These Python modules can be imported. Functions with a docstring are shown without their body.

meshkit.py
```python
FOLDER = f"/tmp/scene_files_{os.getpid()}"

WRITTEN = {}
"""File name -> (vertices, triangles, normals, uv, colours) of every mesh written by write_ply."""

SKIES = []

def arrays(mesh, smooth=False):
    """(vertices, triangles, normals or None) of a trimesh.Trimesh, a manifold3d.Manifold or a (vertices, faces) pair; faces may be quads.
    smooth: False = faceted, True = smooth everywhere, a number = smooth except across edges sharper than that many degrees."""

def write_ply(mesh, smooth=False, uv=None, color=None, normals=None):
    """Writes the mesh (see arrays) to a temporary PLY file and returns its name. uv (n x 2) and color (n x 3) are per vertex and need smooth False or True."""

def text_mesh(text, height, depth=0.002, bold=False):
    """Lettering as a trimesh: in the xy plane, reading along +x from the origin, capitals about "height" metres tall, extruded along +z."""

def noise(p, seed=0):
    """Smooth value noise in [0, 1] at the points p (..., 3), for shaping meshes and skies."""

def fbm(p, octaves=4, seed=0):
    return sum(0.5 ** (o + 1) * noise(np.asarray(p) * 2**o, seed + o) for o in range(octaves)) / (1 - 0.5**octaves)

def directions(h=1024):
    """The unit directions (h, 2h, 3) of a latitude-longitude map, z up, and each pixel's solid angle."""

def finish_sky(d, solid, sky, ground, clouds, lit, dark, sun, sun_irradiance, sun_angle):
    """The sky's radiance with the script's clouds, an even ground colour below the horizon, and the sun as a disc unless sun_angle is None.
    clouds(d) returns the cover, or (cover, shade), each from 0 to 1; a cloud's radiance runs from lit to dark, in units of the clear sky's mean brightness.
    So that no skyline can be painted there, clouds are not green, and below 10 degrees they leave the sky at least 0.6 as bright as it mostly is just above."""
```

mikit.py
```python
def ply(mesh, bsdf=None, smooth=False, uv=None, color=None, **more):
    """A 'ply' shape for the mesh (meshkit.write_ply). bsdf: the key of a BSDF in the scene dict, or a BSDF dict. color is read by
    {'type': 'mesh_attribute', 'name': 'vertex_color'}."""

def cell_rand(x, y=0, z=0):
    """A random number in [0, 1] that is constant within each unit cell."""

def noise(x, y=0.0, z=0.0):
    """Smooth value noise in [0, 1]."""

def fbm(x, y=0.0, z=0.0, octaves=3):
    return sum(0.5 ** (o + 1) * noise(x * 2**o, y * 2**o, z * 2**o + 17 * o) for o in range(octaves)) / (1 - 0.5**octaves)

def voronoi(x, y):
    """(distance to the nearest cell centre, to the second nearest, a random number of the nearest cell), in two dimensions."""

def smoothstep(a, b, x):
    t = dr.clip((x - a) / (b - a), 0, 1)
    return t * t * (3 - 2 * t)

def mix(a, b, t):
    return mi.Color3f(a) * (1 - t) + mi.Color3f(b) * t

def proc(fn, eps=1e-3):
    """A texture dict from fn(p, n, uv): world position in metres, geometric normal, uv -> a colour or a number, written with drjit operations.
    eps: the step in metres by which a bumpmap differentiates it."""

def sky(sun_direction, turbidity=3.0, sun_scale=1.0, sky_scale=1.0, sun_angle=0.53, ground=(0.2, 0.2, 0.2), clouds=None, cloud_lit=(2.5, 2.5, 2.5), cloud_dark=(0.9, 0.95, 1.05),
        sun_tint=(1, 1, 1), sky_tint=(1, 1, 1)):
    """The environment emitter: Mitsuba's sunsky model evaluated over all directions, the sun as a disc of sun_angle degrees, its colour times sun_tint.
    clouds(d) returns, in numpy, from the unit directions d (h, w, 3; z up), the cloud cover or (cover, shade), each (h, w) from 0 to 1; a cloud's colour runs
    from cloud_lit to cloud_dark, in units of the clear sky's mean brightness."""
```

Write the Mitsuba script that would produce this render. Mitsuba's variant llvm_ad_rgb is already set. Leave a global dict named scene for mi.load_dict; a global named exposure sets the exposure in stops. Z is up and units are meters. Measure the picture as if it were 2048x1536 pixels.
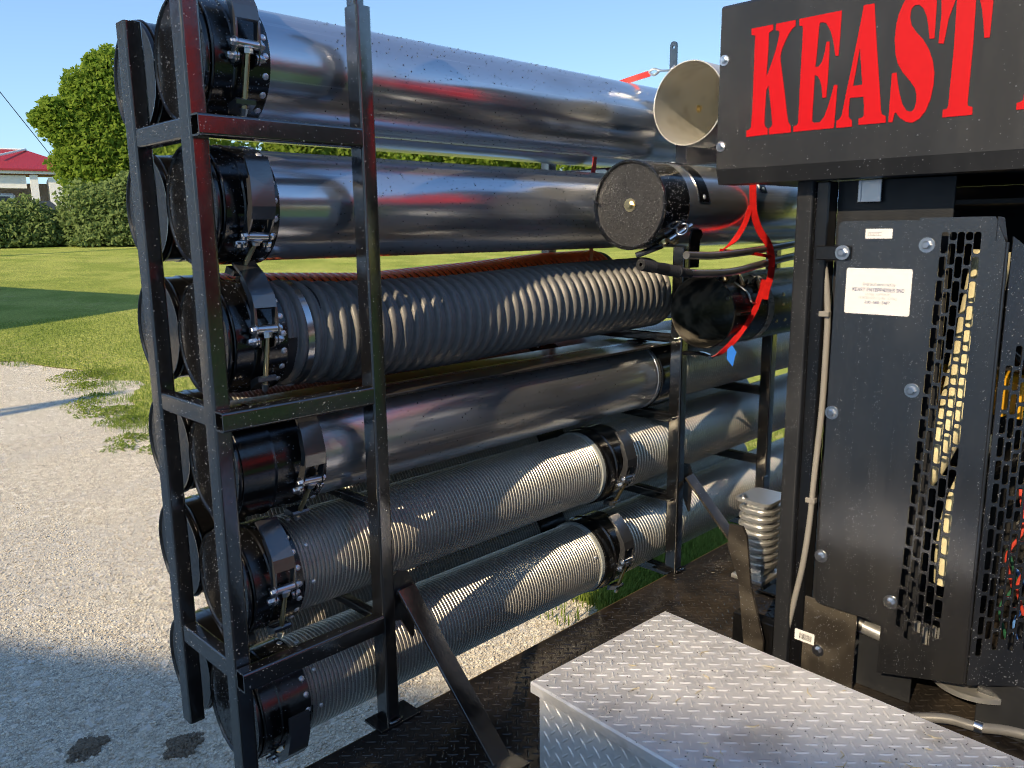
import math, numpy as np, trimesh, mitsuba as mi, mikit, drjit as dr
from mikit import noise, fbm, voronoi, cell_rand, smoothstep, mix
import meshkit
from meshkit import text_mesh
from shapely.geometry import Polygon, Point, box as sbox
from shapely import affinity
from shapely.ops import unary_union

# ------------------------------------------------------------------ camera, sky, exposure
T = mi.ScalarTransform4f
EYE = [0.0, 0.0, 1.65]                       # x along the pipes, y across the rack, z up, metres
FWD = [0.69246, 0.69650, -0.18809]
UP = [0.14065, 0.12538, 0.98209]
scene = {'type': 'scene'}
labels = {}
scene['camera'] = {'type': 'perspective', 'fov': 65.24, 'fov_axis': 'x', 'near_clip': 0.05, 'far_clip': 2000.0,
                   'to_world': T().look_at(origin=EYE, target=[EYE[i] + FWD[i] for i in range(3)], up=UP)}
SUN = (-0.844, -0.146, 0.515)
scene['sky'] = mikit.sky(SUN, turbidity=3.0, sun_scale=.57, sun_tint=(1.0, 1.0, .97), sky_tint=(.92, .98, 1.08), ground=(0.18, 0.17, 0.12))
exposure = 2.68

rng = np.random.default_rng(7)

# ------------------------------------------------------------------ entries
used = set()
def numbered(k):
    if k not in used:
        used.add(k); return k
    i = 1
    while f'{k}_{i:03d}' in used: i += 1
    k = f'{k}_{i:03d}'; used.add(k); return k
def thing(name, label, cat, group=None):
    k = numbered(name); labels[k] = {'label': label, 'category': cat}
    if group: labels[k]['group'] = group
    return k
def obj(parent, name, mesh, mat, smooth=30, kind=None, label=None, **kw):
    k = numbered(parent + '__' + name if parent else name)
    if isinstance(mesh, dict):
        scene[k] = {**mesh, 'bsdf': {'type': 'ref', 'id': mat}, **kw}
    else:
        scene[k] = mikit.ply(mesh, mat, smooth=smooth, **kw)
    if kind or label:
        labels[k] = {}
        if kind: labels[k]['kind'] = kind
        if label: labels[k]['label'] = label
    return k
def single(name, label, cat, mesh, mat, smooth=30, group=None, kind=None):
    k = thing(name, label, cat, group)
    scene[k] = mikit.ply(mesh, mat, smooth=smooth)
    if kind: labels[k]['kind'] = kind
    return k
def struct(name, mesh, mat, smooth=True, kind='structure', label=None):
    k = numbered(name); scene[k] = mikit.ply(mesh, mat, smooth=smooth)
    labels[k] = {'kind': kind}
    if label: labels[k]['label'] = label
    return k

# ------------------------------------------------------------------ mesh helpers
def cat(ms): return trimesh.util.concatenate(list(ms))
def cbox(x0, x1, y0, y1, z0, z1, c=0.002):
    "box with chamfered edges"
    c = min(c, (x1 - x0) * .45, (y1 - y0) * .45, (z1 - z0) * .45)
    pts = []
    for a in (0, 1):
        for b in (0, 1):
            for d in (0, 1):
                X, Y, Z = (x0, x1)[a], (y0, y1)[b], (z0, z1)[d]
                sx, sy, sz = (1, -1)[a] * c, (1, -1)[b] * c, (1, -1)[d] * c
                pts += [(X + sx, Y + sy, Z), (X + sx, Y, Z + sz), (X, Y + sy, Z + sz)]
    return trimesh.convex.convex_hull(np.array(pts))
def frame(m, u, v, w, o=(0, 0, 0)):
    "mesh given in axes (u, v, w) to world"
    m = m.copy(); A = np.stack([u, v, w], 1)
    m.vertices = m.vertices @ A.T + np.asarray(o)
    if np.linalg.det(A) < 0: m.invert()
    return m
def prism(poly, h, u, v, o):
    "shapely polygon in the plane (u, v) at o, extruded by h along u x v"
    u, v = np.asarray(u, float), np.asarray(v, float)
    ms = [trimesh.creation.extrude_polygon(g, h, engine='earcut') for g in getattr(poly, 'geoms', [poly])]
    return frame(cat(ms), u, v, np.cross(u, v), o)
def rrect(w, h, r, seg=4, o=(0, 0)):
    return affinity.translate(sbox(-w / 2 + r, -h / 2 + r, w / 2 - r, h / 2 - r).buffer(r, quad_segs=seg), *o)
def sqtube(p0, p1, a, w, h, t=0.004, r=0.005, hollow=True):
    "rectangular steel tube from p0 to p1; a: direction of its width"
    p0, p1 = np.asarray(p0, float), np.asarray(p1, float)
    d = p1 - p0; L = np.linalg.norm(d); d /= L
    a = np.asarray(a, float); a = a - d * (a @ d); a /= np.linalg.norm(a)
    s = rrect(w, h, r)
    if hollow: s = s.difference(rrect(w - 2 * t, h - 2 * t, max(r - t, .001)))
    return prism(s, L, a, np.cross(d, a), p0)
def cyl(p0, p1, r, n=16, r1=None):
    p0, p1 = np.asarray(p0, float), np.asarray(p1, float)
    return tube([p0, p1], [r, r if r1 is None else r1], n)
def tube(pts, rad, n=12, cap=True):
    p = np.asarray(pts, float); rad = np.broadcast_to(rad, (len(p),)).astype(float)
    t = np.gradient(p, axis=0); t /= np.linalg.norm(t, axis=1, keepdims=True)
    a = np.cross(t[0], [0, 0, 1.] if abs(t[0][2]) < .9 else [1., 0, 0]); a /= np.linalg.norm(a)
    V = []; ang = np.arange(n) * 2 * np.pi / n
    for i in range(len(p)):
        a = a - t[i] * (a @ t[i]); a /= np.linalg.norm(a); b = np.cross(t[i], a)
        V.append(p[i] + rad[i] * (np.cos(ang)[:, None] * a + np.sin(ang)[:, None] * b))
    m = len(p); V = np.vstack(V)
    i, j = np.meshgrid(np.arange(m - 1), np.arange(n), indexing='ij')
    q = np.stack([i * n + j, i * n + (j + 1) % n, (i + 1) * n + (j + 1) % n, (i + 1) * n + j], -1).reshape(-1, 4)
    F = [q[:, [0, 1, 2]], q[:, [0, 2, 3]]]
    if cap:
        V = np.vstack([V, p[:1], p[-1:]]); c0, c1 = m * n, m * n + 1; k = np.arange(n)
        F += [np.stack([np.full(n, c0), (k + 1) % n, k], 1), np.stack([np.full(n, c1), (m - 1) * n + k, (m - 1) * n + (k + 1) % n], 1)]
    return trimesh.Trimesh(V, np.vstack(F), process=False)
def smooth_path(pts, n=24):
    "Catmull-Rom through the points"
    p = np.asarray(pts, float); p = np.vstack([2 * p[0] - p[1], p, 2 * p[-1] - p[-2]]); out = []
    for i in range(1, len(p) - 2):
        for t in np.linspace(0, 1, n, endpoint=False):
            a, b, c, d = p[i - 1], p[i], p[i + 1], p[i + 2]
            out.append(.5 * (2 * b + (c - a) * t + (2 * a - 5 * b + 4 * c - d) * t * t + (3 * b - a - 3 * c + d) * t ** 3))
    return np.array(out + [p[-2]])
def lathe(prof, y, z, n=64, helix=0.0):
    "surface of revolution round the line (y, z) parallel to x; prof: (x, r) rows; helix: x gained per turn"
    pr = np.asarray(prof, float); m = len(pr); ang = np.arange(n + 1) * 2 * np.pi / n
    X = pr[:, :1] + helix * ang[None, :] / (2 * np.pi)
    R = pr[:, 1:2]
    V = np.stack([X, y - R * np.cos(ang)[None, :], z + R * np.sin(ang)[None, :]], -1)
    if not helix: V = V[:, :n]; w = n
    else: w = n + 1
    i, j = np.meshgrid(np.arange(m - 1), np.arange(n), indexing='ij'); jn = (j + 1) % w
    q = np.stack([i * w + j, i * w + jn, (i + 1) * w + jn, (i + 1) * w + j], -1).reshape(-1, 4)
    ms = trimesh.Trimesh(V.reshape(-1, 3), np.vstack([q[:, [0, 3, 2]], q[:, [0, 2, 1]]]), process=False)
    fix = ms.face_normals[:n * 2]; c = ms.triangles_center[:n * 2]
    k = (m // 2) * n
    fn, ct = ms.face_normals[k:k + n], ms.triangles_center[k:k + n]
    return ms
def bolt(p, d, r=0.009, h=0.008, washer=True, n=6):
    "hex bolt head with washer and pressed dome, on the point p facing d"
    p, d = np.asarray(p, float), np.asarray(d, float); d = d / np.linalg.norm(d)
    ms = [cyl(p + d * .0018, p + d * (.0018 + h * .8), r, n), cyl(p + d * (.0018 + h * .8), p + d * (.0018 + h), r * .94, n, r * .72)]
    if washer: ms.append(cyl(p - d * .001, p + d * .0018, r * 1.65, 20))
    return cat(ms)
_dome = trimesh.creation.icosphere(subdivisions=2, radius=1.0)
def dome(p, d, r, h):
    d = np.asarray(d, float) / np.linalg.norm(d); a = np.cross(d, [.3, .5, .8]); a /= np.linalg.norm(a)
    return frame(_dome, a * r, np.cross(d, a) * r, d * h, p)
def drops(meshes, n, r0=0.0005, r1=0.0016, seed=1, keep=None, flat=.55):
    "rain beads standing on the given meshes"
    m = cat(meshes) if isinstance(meshes, (list, tuple)) else meshes
    st = np.random.default_rng(seed)
    P, f = trimesh.sample.sample_surface(m, n, seed=seed)
    N = m.face_normals[f]
    if keep is not None:
        s = keep(P, N); P, N = P[s], N[s]
    # beads crowd in patches
    w = meshkit.fbm(P * 14 + seed, 3, seed); s = w + st.random(len(P)) * .35 > .52; P, N = P[s], N[s]
    if not len(P): P, N = np.zeros((1, 3)), np.array([[0, 0, 1.]])
    r = r0 + (r1 - r0) * st.random(len(P)) ** 3
    A = np.cross(N, st.normal(size=N.shape)); A /= np.linalg.norm(A, axis=1, keepdims=True) + 1e-9; B = np.cross(N, A)
    k = 6; ang = np.arange(k) * 2 * np.pi / k
    rings = [(1.0, -.05), (.88, .55), (.45, .92)]
    V = [P[:, None] + (r[:, None] * (np.cos(ang) * a))[..., None] * A[:, None] + (r[:, None] * (np.sin(ang) * a))[..., None] * B[:, None]
         + (r * h * flat * 1.4)[:, None, None] * N[:, None] for a, h in rings]
    V = np.concatenate(V + [(P + (r * flat * 1.4)[:, None] * N)[:, None]], 1)
    F = []
    for a in range(2):
        for j in range(k):
            q = (a * k + j, a * k + (j + 1) % k, (a + 1) * k + (j + 1) % k, (a + 1) * k + j)
            F += [(q[0], q[1], q[2]), (q[0], q[2], q[3])]
    F += [(2 * k + j, 2 * k + (j + 1) % k, 3 * k) for j in range(k)]
    nv = 3 * k + 1
    F = (np.array(F)[None] + (np.arange(len(P)) * nv)[:, None, None]).reshape(-1, 3)
    return trimesh.Trimesh(V.reshape(-1, 3), F, process=False)
def wet(parent, meshes, n, seed, m='water_bead', **kw):
    obj(parent, 'rain_beads', drops(meshes, n, seed=seed, **kw), m, smooth=True, kind='stuff')
def leaves(P, D, size, st, flat=.5, asp=.55):
    "leaf quads (2 triangles, folded) at points P, roughly facing D"
    n = len(P); N = D + st.normal(size=(n, 3)) * flat; N /= np.linalg.norm(N, axis=1, keepdims=True) + 1e-9
    A = np.cross(N, st.normal(size=(n, 3))); A /= np.linalg.norm(A, axis=1, keepdims=True) + 1e-9; B = np.cross(N, A)
    s = size * (.6 + .8 * st.random(n))[:, None]
    V = np.stack([P - A * s * .5, P + B * s * asp * .5 - N * s * .08, P + A * s * .5, P - B * s * asp * .5 - N * s * .08], 1).reshape(-1, 3)
    F = (np.array([[0, 2, 1], [0, 3, 2]])[None] + (np.arange(n) * 4)[:, None, None]).reshape(-1, 3)
    return trimesh.Trimesh(V, F, process=False)

# ------------------------------------------------------------------ materials
def rgb(*c): return {'type': 'rgb', 'value': list(c)}
def mat(k, base, rough=.5, metal=0.0, spec=.5, **kw):
    b = rgb(*base) if isinstance(base, tuple) else base
    r = rough if isinstance(rough, dict) else float(rough)
    scene[k] = {'type': 'principled', 'base_color': b, 'roughness': r, 'metallic': metal, **({} if spec is None else {'specular': spec}), **kw}
def bumped(k, fn, scale, eps=1e-3):
    inner = scene.pop(k); scene[k] = {'type': 'twosided', 'bsdf': {'type': 'bumpmap', 'arbitrary': mikit.proc(fn, eps), 'scale': float(scale), 'bsdf': inner}}
def twoside(k): scene[k] = {'type': 'twosided', 'bsdf': scene.pop(k)}
mat('black_gloss', (.0045, .0045, .005), spec=None, eta=1.75, rough=mikit.proc(lambda p, n, uv: .10 + .12 * smoothstep(.45, .75, fbm(p.x * 9, p.y * 9, p.z * 9)) + .08 * noise(p.x * 90, p.y * 90, p.z * 90)))
mat('rack_paint', (.0050, .0052, .006), mikit.proc(lambda p, n, uv: .09 + .12 * smoothstep(.45, .75, fbm(p.x * 9, p.y * 9, p.z * 9)) + .07 * noise(p.x * 90, p.y * 90, p.z * 90)), spec=None, eta=2.5)
mat('panel_paint', mikit.proc(lambda p, n, uv: mix((.009, .0095, .011), (.020, .020, .021), smoothstep(.45, .8, fbm(p.x * 5, p.y * 14, p.z * 4)))),
    mikit.proc(lambda p, n, uv: .17 + .10 * fbm(p.x * 20, p.y * 60, p.z * 6)), spec=None, eta=2.4)
mat('black_satin', mikit.proc(lambda p, n, uv: mix((.0165, .0180, .0215), (.029, .031, .0355), smoothstep(.45, .8, fbm(p.x * 5, p.y * 14, p.z * 4)))),
    mikit.proc(lambda p, n, uv: .30 + .16 * fbm(p.x * 20, p.y * 60, p.z * 6)))
mat('black_inside', (.012, .012, .012), .7)
def alu_rough(p, n, uv): return .125 + .12 * smoothstep(.35, .75, fbm(p.x * 3.2, p.y * 8, p.z * 8)) + .09 * noise(p.x * 5, p.y * 170, p.z * 170)
def alu_base(p, n, uv):
    s = smoothstep(.5, .85, fbm(p.x * 6 + 3, p.y * 12, p.z * 12)); l = smoothstep(.72, .9, noise(p.x * 2.5, p.y * 260, p.z * 260))
    return mix(mix((.70, .72, .76), (.50, .51, .53), s), (.95, .95, .95), l * .5)
mat('aluminium', mikit.proc(alu_base), mikit.proc(alu_rough), .89)
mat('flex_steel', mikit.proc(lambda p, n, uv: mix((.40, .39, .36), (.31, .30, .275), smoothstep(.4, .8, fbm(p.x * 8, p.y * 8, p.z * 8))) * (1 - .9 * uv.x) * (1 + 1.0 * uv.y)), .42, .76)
mat('nozzle_steel', mikit.proc(lambda p, n, uv: mix((.72, .70, .64), (.55, .52, .45), smoothstep(.45, .8, fbm(p.x * 14, p.y * 14, p.z * 14)))), .38, .55); twoside('nozzle_steel')
mat('black_pipe', mikit.proc(lambda p, n, uv: mix((.012, .012, .012), (.22, .20, .165), smoothstep(.35, .75, fbm(p.x * 22, p.y * 22, p.z * 22)) * (dr.select(((p.y - 1.165) * n.y + (p.z - 1.43) * n.z) < 0, mi.Float(1), mi.Float(0))))), .28); twoside('black_pipe')
mat('zinc', (.74, .75, .77), .24, 1.0)
mat('gold_zinc', (.80, .66, .36), .28, 1.0)
mat('rivet_metal', (.78, .81, .86), .34, .7)
mat('rubber', mikit.proc(lambda p, n, uv: mix((.115, .116, .118), (.165, .162, .156), fbm(p.x * 60, p.y * 60, p.z * 60))), .42)
mat('grip_rubber', (.02, .02, .021), .5)
mat('band_steel', (.72, .73, .75), .18, 1.0)
mat('orange_band', (.92, .17, .025), .28)
mat('lever_paint', (.028, .029, .032), .20, spec=None, eta=2.4)
mat('grey_ring', (.32, .34, .33), .5)
mat('shelf_paint', (.035, .032, .030), .22)
mat('water_bead', (.24, .25, .27), .20, .6, spec=.8)
mat('lid_paint', (.045, .045, .047), .30)
mat('wet_steel', mikit.proc(lambda p, n, uv: mix((.030, .026, .022), (.075, .066, .054), smoothstep(.35, .7, fbm(p.x * 16, p.y * 16, p.z * 16)))), .22)
mat('dark_bead', (.03, .03, .032), .15, .1, spec=.8)
mat('red_vinyl', (.54, .0015, .006), .45, spec=.25)
mat('white_vinyl', (.80, .80, .80), .35)
mat('print_blue', (.05, .06, .20), .5)
mat('print_grey', (.30, .31, .38), .5)
mat('print_black', (.03, .03, .03), .5)
mat('blue_vinyl', (.10, .25, .62), .35)
mat('strap_red', mikit.proc(lambda p, n, uv: mix((.62, .014, .012), (.50, .008, .008), noise(p.z * 160, p.x * 60))), .55); twoside('strap_red')
mat('strap_grey', mikit.proc(lambda p, n, uv: mix((.42, .42, .43), (.16, .16, .17), smoothstep(.55, .75, noise(p.z * 260, p.x * 90)))), .6); twoside('strap_grey')
mat('tag_blue', (.03, .20, .80), .45); twoside('tag_blue')
mat('conduit_grey', (.26, .25, .23), .35)
mat('rod_steel', mikit.proc(lambda p, n, uv: mix((.40, .40, .41), (.74, .72, .67), smoothstep(.3, .7, fbm(p.x * 14, p.y * 14, p.z * 14)))), .22, .9)
mat('cast_alu', (.80, .80, .78), .30, .85)
mat('cream_plastic', (.72, .66, .42), .5)
mat('amber', (.75, .40, .02), .4)
mat('wire_red', (.5, .05, .03), .5)
mat('wire_green', (.02, .10, .05), .5)
def plate_base(p, n, uv):
    s = smoothstep(.42, .72, fbm(p.x * 9, p.y * 9, p.z * 9)); f = noise(p.x * 160, p.y * 160, p.z * 160)
    d = smoothstep(.60, .74, fbm(p.x * 17 + 4, p.y * 17, p.z * 17)); return mix(mix((.80, .80, .80), (.58, .58, .59), s * .7 + f * .3), (.42, .40, .37), d * .45)
mat('tread_alu', mikit.proc(plate_base), mikit.proc(lambda p, n, uv: .30 + .22 * smoothstep(.35, .7, fbm(p.x * 14 + 5, p.y * 14, p.z * 14))), .35)
mat('deck_paint', mikit.proc(lambda p, n, uv: mix((.014, .012, .011), (.042, .034, .027), smoothstep(.4, .7, fbm(p.x * 9, p.y * 9, p.z * 9)))),
    mikit.proc(lambda p, n, uv: .12 + .35 * smoothstep(.38, .62, fbm(p.x * 11 + 2, p.y * 11, p.z * 11))))
mat('edge_rust', (.12, .085, .03), .5)
mat('straw', (.55, .47, .28), .7)
mat('wood_block', (.42, .36, .27), .7)
mat('red_paint', (.50, .025, .03), .45)
mat('red_roof', (.30, .022, .030), .45)
mat('white_paint', (.80, .80, .78), .5)
mat('dark_glass', (.05, .06, .07), .1)
mat('camper_blue', (.50, .60, .72), .3)
mat('pole_wood', (.16, .12, .08), .8)
mat('bark', (.09, .07, .05), .9)

# ------------------------------------------------------------------ ground
def ground_z(x, y):
    d = np.hypot(x, y)
    return np.clip((d - 9.5) * .0455, 0, None) * np.clip((x * .692 + y * .697) / (d + 1e-6), 0, 1) ** .5 * np.clip(1 - (d - 60) / 400, .3, 1)
def lawn_edge(y):
    "x of the gravel's far side"
    return np.interp(y, [-60, -6, 0, 2, 4.5, 6.5, 8.0, 9.4, 10.4, 11.4, 12.2, 20, 60], [2.6, 2.6, 2.5, 2.62, 2.72, 2.45, 2.72, 3.05, 3.0, 2.55, 1.6, -3, -40])
def gravel_col(p, n, uv):
    f1, f2, r = voronoi(p.x * 85, p.y * 85); g1, g2, q = voronoi(p.x * 30, p.y * 30)
    c = mix((.51, .465, .38), (.78, .74, .62), r)
    c = mix(c, (.20, .175, .14), smoothstep(.22, .0, f2 - f1) * .8)
    c = mix(c, (.78, .75, .68), smoothstep(.82, 1.0, q) * .7)
    c = mix(c, (.22, .20, .17), smoothstep(.93, 1.0, cell_rand(p.x * 60, p.y * 60)) * .8)
    w = smoothstep(.5, .75, fbm(p.x * .9, p.y * .9)); v = smoothstep(.55, .8, fbm(p.x * .5 + 9, p.y * 2.2))
    return mix(mix(c, (.60, .53, .385), w * .4), (.48, .465, .43), v * .4)
mat('gravel', mikit.proc(gravel_col), .85, spec=.2)
def gravel_h(p, n, uv):
    f1, f2, r = voronoi(p.x * 75, p.y * 75); g1, g2, q = voronoi(p.x * 26, p.y * 26)
    return smoothstep(0., .35, f2 - f1) * (.4 + .6 * r) + .8 * smoothstep(0, .4, g2 - g1) * q
bumped('gravel', gravel_h, .0035, .002)
def lawn_col(p, n, uv):
    a = fbm(p.x * 1.1, p.y * 1.1, octaves=4); b = noise(p.x * 9, p.y * 22); c_ = noise(p.x * 60, p.y * 60)
    st = noise((p.x * .55 + p.y * .22) * 2.6, (p.y * .55 - p.x * .22) * .13)
    c = mix((.19, .245, .050), (.34, .37, .095), smoothstep(.3, .7, a) * .6 + .4 * st)
    c = mix(c, (.38, .36, .13), smoothstep(.62, .85, b) * .6 * smoothstep(.35, .65, st))
    return c * (.72 + .5 * c_)
mat('lawn_grass', mikit.proc(lawn_col), .9, spec=.1)
bumped('lawn_grass', lambda p, n, uv: fbm(p.x * 22, p.y * 22, octaves=4), .05, .01)
def blade_mat(k, a, b, tr=.35):
    scene[k] = {'type': 'principledthin', 'base_color': mikit.proc(lambda p, n, uv: mix(a, b, noise(p.x * 3.1, p.y * 3.1, p.z * 3.1) * .55 + .45 * noise(p.x * 21, p.y * 21, p.z * 21))),
                'roughness': .5, 'diff_trans': 2 * tr, 'eta': 1.3}
blade_mat('grass_blade', (.15, .24, .040), (.31, .38, .085))
blade_mat('weed_leaf', (.15, .25, .035), (.32, .37, .09))
blade_mat('tree_leaf', (.11, .22, .025), (.33, .42, .070), .45)
blade_mat('lilac_leaf', (.11, .18, .05), (.27, .34, .13), .3)
blade_mat('far_leaf', (.12, .21, .025), (.30, .37, .065), .4)
def terrain(xs, ys, dz, keep=None):
    X, Y = np.meshgrid(xs, ys, indexing='ij'); Z = ground_z(X, Y) + dz
    V = np.stack([X, Y, Z], -1).reshape(-1, 3); m = len(ys)
    i, j = np.meshgrid(np.arange(len(xs) - 1), np.arange(m - 1), indexing='ij')
    q = np.stack([i * m + j, (i + 1) * m + j, (i + 1) * m + j + 1, i * m + j + 1], -1).reshape(-1, 4)
    if keep is not None: q = q[keep(V[q].mean(1))]
    return trimesh.Trimesh(V, np.vstack([q[:, [0, 1, 2]], q[:, [0, 2, 3]]]), process=False)
gx = np.concatenate([np.linspace(-900, -60, 15), np.arange(-50, 60, 2.0), np.linspace(60, 900, 15)])
struct('ground', terrain(gx, gx, 0.0), 'gravel')
# lawn: rows across from its wavy edge outwards
ys = np.concatenate([np.linspace(-300, -20, 8), np.arange(-15, 30, .12), np.linspace(30, 600, 70)])
tt = np.concatenate([[0, .12, .3], np.linspace(.6, 60, 70), np.linspace(65, 700, 20)])
ex = lawn_edge(ys) + .40 * (meshkit.noise(np.stack([ys * 2.6, ys * 0, ys * 0], 1)) - .5) + .3 * (meshkit.noise(np.stack([ys * .8 + 40, ys * 0, ys * 0], 1)) - .5)
X = ex[:, None] + tt[None]; Y = np.repeat(ys[:, None], len(tt), 1)
Z = ground_z(X, Y) + .012 + .016 * np.minimum(tt, .6)[None] / .6
m_ = len(tt); i, j = np.meshgrid(np.arange(len(ys) - 1), np.arange(m_ - 1), indexing='ij')
q = np.stack([i * m_ + j, i * m_ + j + 1, (i + 1) * m_ + j + 1, (i + 1) * m_ + j], -1).reshape(-1, 4)
struct('lawn', trimesh.Trimesh(np.stack([X, Y, Z], -1).reshape(-1, 3), np.vstack([q[:, [0, 1, 2]], q[:, [0, 2, 3]]]), process=False), 'lawn_grass')

# loose stones on the gravel near the trailer
st = np.random.default_rng(11)
N = 130000
px_ = st.uniform(.2, 3.0, N); py_ = 1.9 + 5.5 * st.random(N) ** 1.7
ok = (px_ < lawn_edge(py_) + .1) & (px_ > .2 * py_ - .35)
px_, py_ = px_[ok], py_[ok]; N = len(px_)
base = np.array([[1, 0, 0], [-1, 0, 0], [0, 1, 0], [0, -1, 0], [0, 0, 1], [0, 0, -1.]]); bf = np.array([[0, 2, 4], [2, 1, 4], [1, 3, 4], [3, 0, 4], [2, 0, 5], [1, 2, 5], [3, 1, 5], [0, 3, 5]])
s = .0030 + .0075 * st.random(N) ** 4
A = st.normal(size=(N, 3, 3)); A, _ = np.linalg.qr(A); sc = np.stack([s, s * st.uniform(.6, 1, N), s * st.uniform(.4, .8, N)], 1)
V = np.einsum('kj,nj,nij->nki', base * 1.0, sc, A) * st.uniform(.75, 1.2, (N, 6, 1))
V[..., 2] *= .7
V += np.stack([px_, py_, s * .25], 1)[:, None]
def stone_col(p, n, uv):
    r = cell_rand(p.x * 40, p.y * 40); return mix((.52, .47, .39), (.80, .755, .65), r)
mat('stone', mikit.proc(stone_col), .8, spec=.2)
struct('gravel_stones', trimesh.Trimesh(V.reshape(-1, 3), (bf[None] + (np.arange(N) * 6)[:, None, None]).reshape(-1, 3), process=False), 'stone', smooth=False, kind='stuff',
       label='loose pale limestone stones lying on the gravel yard')

def blades(P, h, w, st, lean=.5):
    n = len(P); a = st.uniform(0, 2 * np.pi, n); d = np.stack([np.cos(a), np.sin(a), 0 * a], 1); u = np.stack([-d[:, 1], d[:, 0], 0 * a], 1)
    hh = (h * st.uniform(.5, 1.2, n))[:, None]; ln = lean * st.random((n, 1)) * hh
    up = np.array([0, 0, 1.0])
    b = P; mid = P + up * hh * .6 + d * ln * .35; tip = P + up * hh + d * ln
    V = np.stack([b - u * w / 2, b + u * w / 2, mid + u * w * .4, mid - u * w * .4, tip], 1).reshape(-1, 3)
    F = (np.array([[0, 1, 2], [0, 2, 3], [3, 2, 4]])[None] + (np.arange(n) * 5)[:, None, None]).reshape(-1, 3)
    return trimesh.Trimesh(V, F, process=False)
def scatter(n, x0, x1, y0, y1, keep, seed):
    st = np.random.default_rng(seed); x = st.uniform(x0, x1, n); y = st.uniform(y0, y1, n); s = keep(x, y, st); x, y = x[s], y[s]
    return np.stack([x, y, ground_z(x, y) + .012], 1), st
def edge_noise(x, y): return meshkit.fbm(np.stack([x * 2.6, y * 2.6, 0 * x], 1), 3, 5) - .5
P, st = scatter(130000, 1.6, 7.5, 1.6, 15.0, lambda x, y, st: (x + edge_noise(x, y) * 1.5 > lawn_edge(y) - .1 - .16 * st.random(len(x)) ** 2) & (x > .2 * y - .4) & (st.random(len(x)) < np.clip(1.3 - np.hypot(x, y) / 16, .3, 1)), 3)
struct('lawn_blades', blades(P, .055, .006, st), 'grass_blade', smooth=False, kind='stuff', label='short mown grass blades along the edge of the lawn')
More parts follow.
